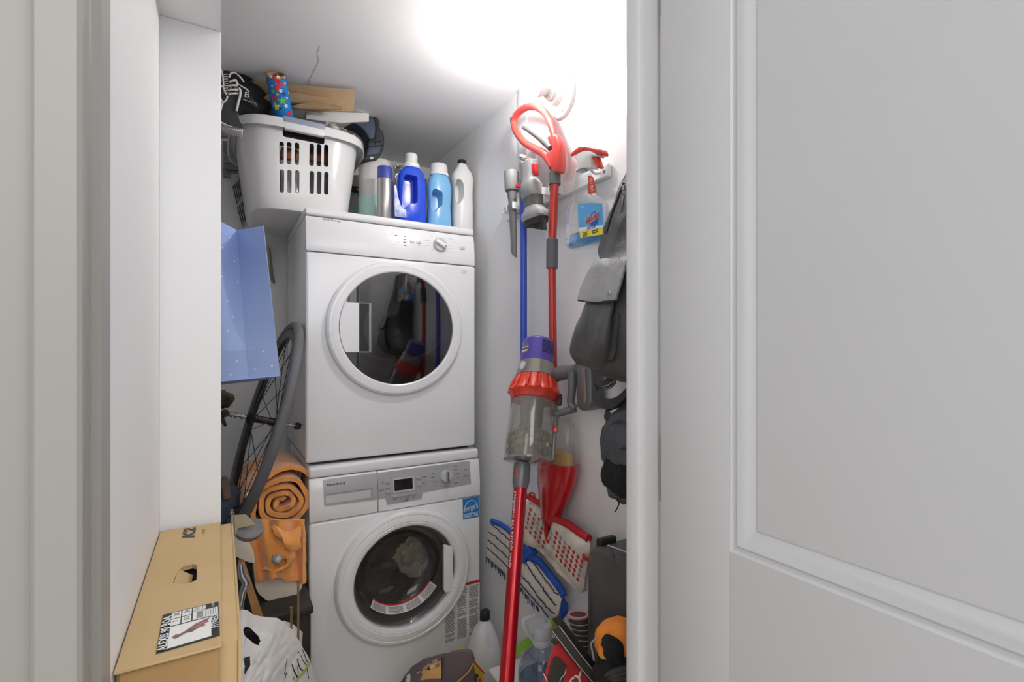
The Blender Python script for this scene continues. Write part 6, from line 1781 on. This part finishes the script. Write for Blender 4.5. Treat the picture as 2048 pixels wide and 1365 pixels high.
# ---- red tool bag
M['redfab'] = mat('red tool bag fabric', rgb(190, 48, 54), .8, var=.08, vs=18, bump=.35, bs=260)
M['strapfab'] = mat('dark olive webbing', rgb(70, 66, 58), .75, var=.08, bump=.4, bs=300)
M['patchfab'] = mat('dark leather patch', rgb(62, 58, 50), .7, var=.1, bump=.3, bs=160)
RY = .93
def rbp(px, py, d=0.0): return at(px, py, Y=RY - d)
rb_ = thing('tool_bag', 'red fabric tool bag with a dark stitched strap and leather patch, lowest at the right', 'tool bag', (.58, RY + .05, 0))
q = [rbp(x, y) for x, y in ((1107, 1288), (1114, 1280), (1122, 1284), (1140, 1310), (1170, 1345), (1200, 1380))]
q = q + [V3((q[-1].x, RY, 0)), V3((rbp(1078, 1380).x, RY, 0)), rbp(1078, 1380), rbp(1090, 1345), rbp(1098, 1318)]
link('body', bevel(prism(q, (at(1140, 1330, t=.12) - V3((0, 0, CAMZ)))), .008, 3), M['redfab'], rb_)
st_ = spline([rbp(x, y, .012) for x, y in ((1110, 1257), (1124, 1275), (1144, 1302), (1166, 1330), (1196, 1366), (1215, 1390))], 5)
sdv = (rbp(1136, 1272, .012) - rbp(1117, 1284, .012)) * .46
link('strap', ribbon(st_, sdv, .005), M['strapfab'], rb_)
link('strap_lining', ribbon([p + V3((.014, .02, .010)) for p in st_], sdv * .8, .004), M['ruckd'], rb_)
for sg_ in (-.82, .82):
    link('stitch_line', tube([p + sdv * sg_ + V3((0, -.003, 0)) for p in st_], .0008, 5), M['lace'], rb_)
pq = [rbp(x, y, .004) for x, y in ((1111, 1314), (1120, 1318), (1134, 1334), (1131, 1350), (1124, 1372), (1094, 1372), (1100, 1340), (1104, 1324))]
link('leather_patch', bevel(prism(pq, (0, .004, 0)), .001, 1), M['patchfab'], rb_)
link('patch_stitch', tube(spline([rbp(x, y, .0055) for x, y in ((1132, 1338), (1129, 1350), (1122, 1358), (1118, 1370))], 5), .0007, 5), M['lace'], rb_)
link('side_piping', tube([rbp(x, y, .004) for x, y in ((1087, 1348), (1093, 1360), (1096, 1372))], .0012, 6), M['lace'], rb_)
link('dark_tab', bevel(prism([rbp(x, y, .006) for x, y in ((1105, 1281), (1112, 1278), (1117, 1287), (1112, 1292), (1104, 1288))], (0, .006, 0)), .001, 1), M['patchfab'], rb_)
link('bag_lettering', text('SY', rbp(1153, 1361, .0015), V3((.94, 0, .30)), V3((-.25, 0, 1)), width=.036, height=.026, bold=.02), M['paper'], rb_)
# ---- white bin below the water bottle
wbn = thing('white_bin', 'low white plastic bin with a rounded rim behind the vacuum wand', 'bin', (.78, 1.36, 0))
link('bin_body', bevel(box(.722, .858, 1.17, 1.55, 0, .185), .02, 3), M['wplastic'], wbn)
link('bin_lid', bevel(box(.712, .862, 1.16, 1.56, .186, .205), .008, 3), M['wplastic'], wbn)
# ---- water bottle with carrying loop
M['water'] = glass('blue tinted water bottle', (.72, .78, .86, 1), .04, .04, body=.14, bodycol=(.30, .36, .46, 1))
M['waterfill'] = glass('water', (.60, .68, .80, 1), .03, .03, body=.25, bodycol=(.20, .26, .40, 1))
M['capwhite'] = mat('translucent white cap', rgb(206, 210, 216), .35, var=.02)
wc_ = tl_(1084, 1252, 1.46)
wx_, wy_, wz_ = wc_.x, wc_.y, wc_.z
Bz = .205
def hz_(py): return CAMZ - (py - CY) / FPX * 1.46
wbt = thing('water_bottle', 'large blue tinted clear water bottle with a pale cap and carrying loop', 'water bottle', (wx_, wy_, Bz))
body = [(0, Bz), (.060, Bz), (.066, Bz + .008), (.066, Bz + .05), (.0635, Bz + .06), (.066, Bz + .07), (.066, hz_(1345)), (.0645, hz_(1335)), (.058, hz_(1318)), (.046, hz_(1304)), (.034, hz_(1296)), (.0245, hz_(1289)), (.0235, hz_(1283)), (0, hz_(1283))]
link('bottle', lathe(body, (wx_, wy_, 0), seg=48, rad=lambda a, i: 1 + (.012 * math.cos(a * 10) if 6 <= i <= 10 else 0)), M['water'], wbt, 60)
link('water', lathe([(0, Bz + .004), (.062, Bz + .010), (.062, hz_(1352)), (0, hz_(1352))], (wx_, wy_, 0), seg=40), M['waterfill'], wbt, 60)
link('neck_ring', lathe([(.020, hz_(1290)), (.0255, hz_(1288)), (.0262, hz_(1280)), (.0225, hz_(1276)), (.020, hz_(1276))], (wx_, wy_, 0), seg=36, cap=False), M['capwhite'], wbt)
link('cap', lathe([(0, hz_(1275)), (.0238, hz_(1275)), (.0242, hz_(1272)), (.0232, hz_(1256)), (.0215, hz_(1253)), (0, hz_(1253))], (wx_, wy_, 0), seg=40, rad=lambda a, i: 1 + .012 * math.cos(a * 30)), M['capwhite'], wbt)
link('carrying_loop', tube(spline([tl_(x, y, t) for x, y, t in ((1069, 1283, 1.46), (1058, 1270, 1.45), (1048, 1249, 1.45), (1051, 1239, 1.46), (1068, 1233, 1.47), (1084, 1232, 1.49), (1095, 1240, 1.50), (1101, 1252, 1.49), (1101, 1277, 1.48))], 6), .0042, 8, sx=1.4, sy=.7), M['capwhite'], wbt)
# ---- lime green strap piece
M['limep'] = mat('lime green plastic', rgb(142, 202, 58), .35, var=.06, vs=10)
gs = thing('lime_handle', 'lime green plastic handle curving behind the water bottle', 'handle', (wx_, wy_ + .1, Bz))
gp_ = spline([tl_(x, y, t) for x, y, t in ((1018, 1330, 1.60), (1034, 1302, 1.60), (1058, 1284, 1.60), (1082, 1270, 1.60), (1096, 1258, 1.58))], 6)
link('band', ribbon([V3((tl_(1016, 1500, 1.60).x, tl_(1016, 1500, 1.60).y, Bz))] + gp_, V3((.003, 0, .016)), .004), M['limep'], gs)
link('end_block', bevel(prism([tl_(x, y, 1.545) for x, y in ((1088, 1249), (1096, 1246), (1106, 1241), (1114, 1237), (1118, 1239), (1117, 1252), (1103, 1258), (1095, 1252))], FW * .02), .003, 2), M['limep'], gs)
# ---- white jug with a dark cap beside the washer
jt_ = 1.86
jc_ = tl_(970, 1238, jt_)
def jz(py): return CAMZ - (py - CY) / FPX * jt_
jg = thing('plastic_jug', 'translucent white jug with a black cap standing beside the washing machine', 'jug', (jc_.x, jc_.y, 0))
M['jugp'] = mat('milky jug plastic', rgb(224, 226, 229), .35, var=.015, spec=.5)
jh = min(.072, WX - jc_.x - .004)
def js(a, b, z, n=2.6): return [V3((jc_.x - (.0 if a < .03 else .004) + a * spow(math.cos(t), 2 / n), jc_.y + b * spow(math.sin(t), 2 / n), z)) for t in [2 * PI * k / 44 for k in range(44)]]
jb = loft([js(.055, .055, 0), js(.062, .062, .006), js(.064, .064, .06), js(.062, .062, .13), js(.056, .058, jz(1300)), js(.045, .046, jz(1275)), js(.030, .030, jz(1252)), js(.017, .017, jz(1241), 2), js(.016, .016, jz(1238), 2)])
jgcut = bevel(prism(spline([tl_(x, y, jt_ - .10) for x, y in ((966, 1262), (976, 1266), (985, 1285), (992, 1310), (984, 1322), (972, 1318), (965, 1296), (963, 1276))], 3, True), FW * .062), .006, 2, 60)
link('jug_body', cut(jb, jgcut), M['jugp'], jg, 45)
link('cap', lathe([(0, jz(1239)), (.018, jz(1239)), (.0182, jz(1237)), (.0175, jz(1224)), (.0155, jz(1222)), (0, jz(1222))], (jc_.x, jc_.y, 0), seg=32, rad=lambda a, i: 1 + .015 * math.cos(a * 24)), M['black'], jg)
# ---- yellow sack and the cap lying on it
M['yellowsack'] = mat('yellow printed sack', rgb(222, 192, 42), .45, var=.05, vs=12)
ysk = thing('yellow_sack', 'yellow printed sack with a red edge standing in front of the washer under the cap', 'sack', (.55, 1.62, 0))
YS = 1.58
def yp(px, py, d=0.0): return at(px, py, Y=YS - d)
a_, b_ = yp(946, 1321), yp(968, 1346)
xl = yp(835, 1365).x
bodyq = [a_, b_, V3((b_.x, YS, 0)), V3((xl, YS, 0)), V3((xl, YS, .12)), yp(870, 1372), yp(905, 1350)]
link('sack', bevel(prism(bodyq, (0, .10, 0)), .008, 2), M['yellowsack'], ysk)
link('red_edge', ribbon([yp(946, 1322, .002), yp(968, 1347, .002)], (.0, 0, .0035), .002), M['inkred'], ysk)
link('animal_print', prism([yp(x, y, .0015) for x, y in ((944, 1350), (950, 1347), (956, 1349), (958, 1355), (953, 1358), (956, 1363), (950, 1366), (947, 1358))], (0, .001, 0)), M['dprint'], ysk)
link('red_print', prism([yp(x, y, .0015) for x, y in ((957, 1359), (962, 1357), (963, 1364), (957, 1366))], (0, .001, 0)), M['inkred'], ysk)
M['capcloth'] = mat('washed plum grey cotton', rgb(104, 92, 94), .9, var=.12, vs=10, bump=.4, bs=220)
M['cork'] = mat('tan sweatband', rgb(196, 150, 92), .85, var=.08, vs=60, bump=.4, bs=240)
M['leopard'] = mat('leopard patch', rgb(214, 178, 122), .8, vs=70, c2=rgb(40, 32, 36))
cpt = 1.60
cap_ = thing('baseball_cap', 'plum grey cap with a tan band and spotted patch lying in front of the washer', 'cap', tl_(880, 1365, cpt))
cc = tl_(872, 1374, cpt)
link('crown', rough(blob(cc, RT * .118 + V3((0, 0, .028)), FW * .070, V3((0, 0, .085)) - RT * .0, 2.3, 2.3, 56, 34, amp=.004, fr=14), .002, 40), M['capcloth'], cap_, 60)
bvh_c = None
cg_ = rough(blob(cc, RT * .118 + V3((0, 0, .028)), FW * .070, V3((0, 0, .085)), 2.3, 2.3, 56, 34, amp=.004, fr=14), .002, 40)
bvh_c = BVHTree.FromPolygons([tuple(v) for v in cg_[0]], cg_[1])
def on_cap(px, py, d=.003):
    o_ = V3((0, 0, CAMZ))
    dr_ = (at(px, py, t=1) - o_).normalized()
    h = bvh_c.ray_cast(o_, dr_)
    return (h[0] if h[0] is not None else at(px, py, t=cpt - .05)) - dr_ * d
def decal(poly, m_, nm, d, th=.0015):
    """thin cloth piece laid on the cap along its outline"""
    cx_ = sum(p[0] for p in poly) / len(poly)
    cy_ = sum(p[1] for p in poly) / len(poly)
    V, F = [], []
    n = len(poly)
    for dd in (d, d - th):
        V.append(on_cap(cx_, cy_, dd))
        for f in (.5, 1.0):
            V += [on_cap(cx_ + (x - cx_) * f, cy_ + (y - cy_) * f, dd) for x, y in poly]
    m = 1 + 2 * n
    for k in range(n):
        j = (k + 1) % n
        F += [(0, 1 + k, 1 + j), (1 + k, 1 + n + k, 1 + n + j, 1 + j), (m, m + 1 + j, m + 1 + k), (m + 1 + j, m + 1 + n + j, m + 1 + n + k, m + 1 + k), (1 + n + k, m + 1 + n + k, m + 1 + n + j, 1 + n + j)]
    return link(nm, (V, F), m_, cap_, 60)
decal([(833, 1345), (850, 1341), (868, 1336), (882, 1330), (883, 1345), (882, 1358), (868, 1358), (852, 1360), (842, 1362)], M['cork'], 'sweatband', .0022)
decal([(843, 1342), (850, 1334), (860, 1326), (872, 1318), (881, 1317), (882, 1330), (872, 1337), (858, 1341)], M['leopard'], 'spotted_patch', .0034)
decal([(811, 1366), (813, 1352), (819, 1346), (821, 1354), (820, 1366)], M['lsilver'], 'care_tag', .003)
link('panel_seam', tube(spline([on_cap(884, y, .001) for y in (1316, 1326, 1338, 1350, 1362)], 4), .0018, 6), M['ruckd'], cap_)
link('peak_piping', tube(spline([tl_(x, y, cpt - .09) for x, y in ((946, 1328), (940, 1340), (930, 1352), (914, 1366))], 5), .0022, 6), M['cork'], cap_)
pk_ = [tl_(x, y, cpt - .075) for x, y in ((886, 1313), (905, 1306), (925, 1302), (938, 1302), (945, 1308), (948, 1322), (941, 1340), (930, 1352), (914, 1368), (890, 1370))]
link('peak', rough(bevel(prism(pk_, FW * .012), .004, 2), .001, 40), M['capcloth'], cap_, 60)
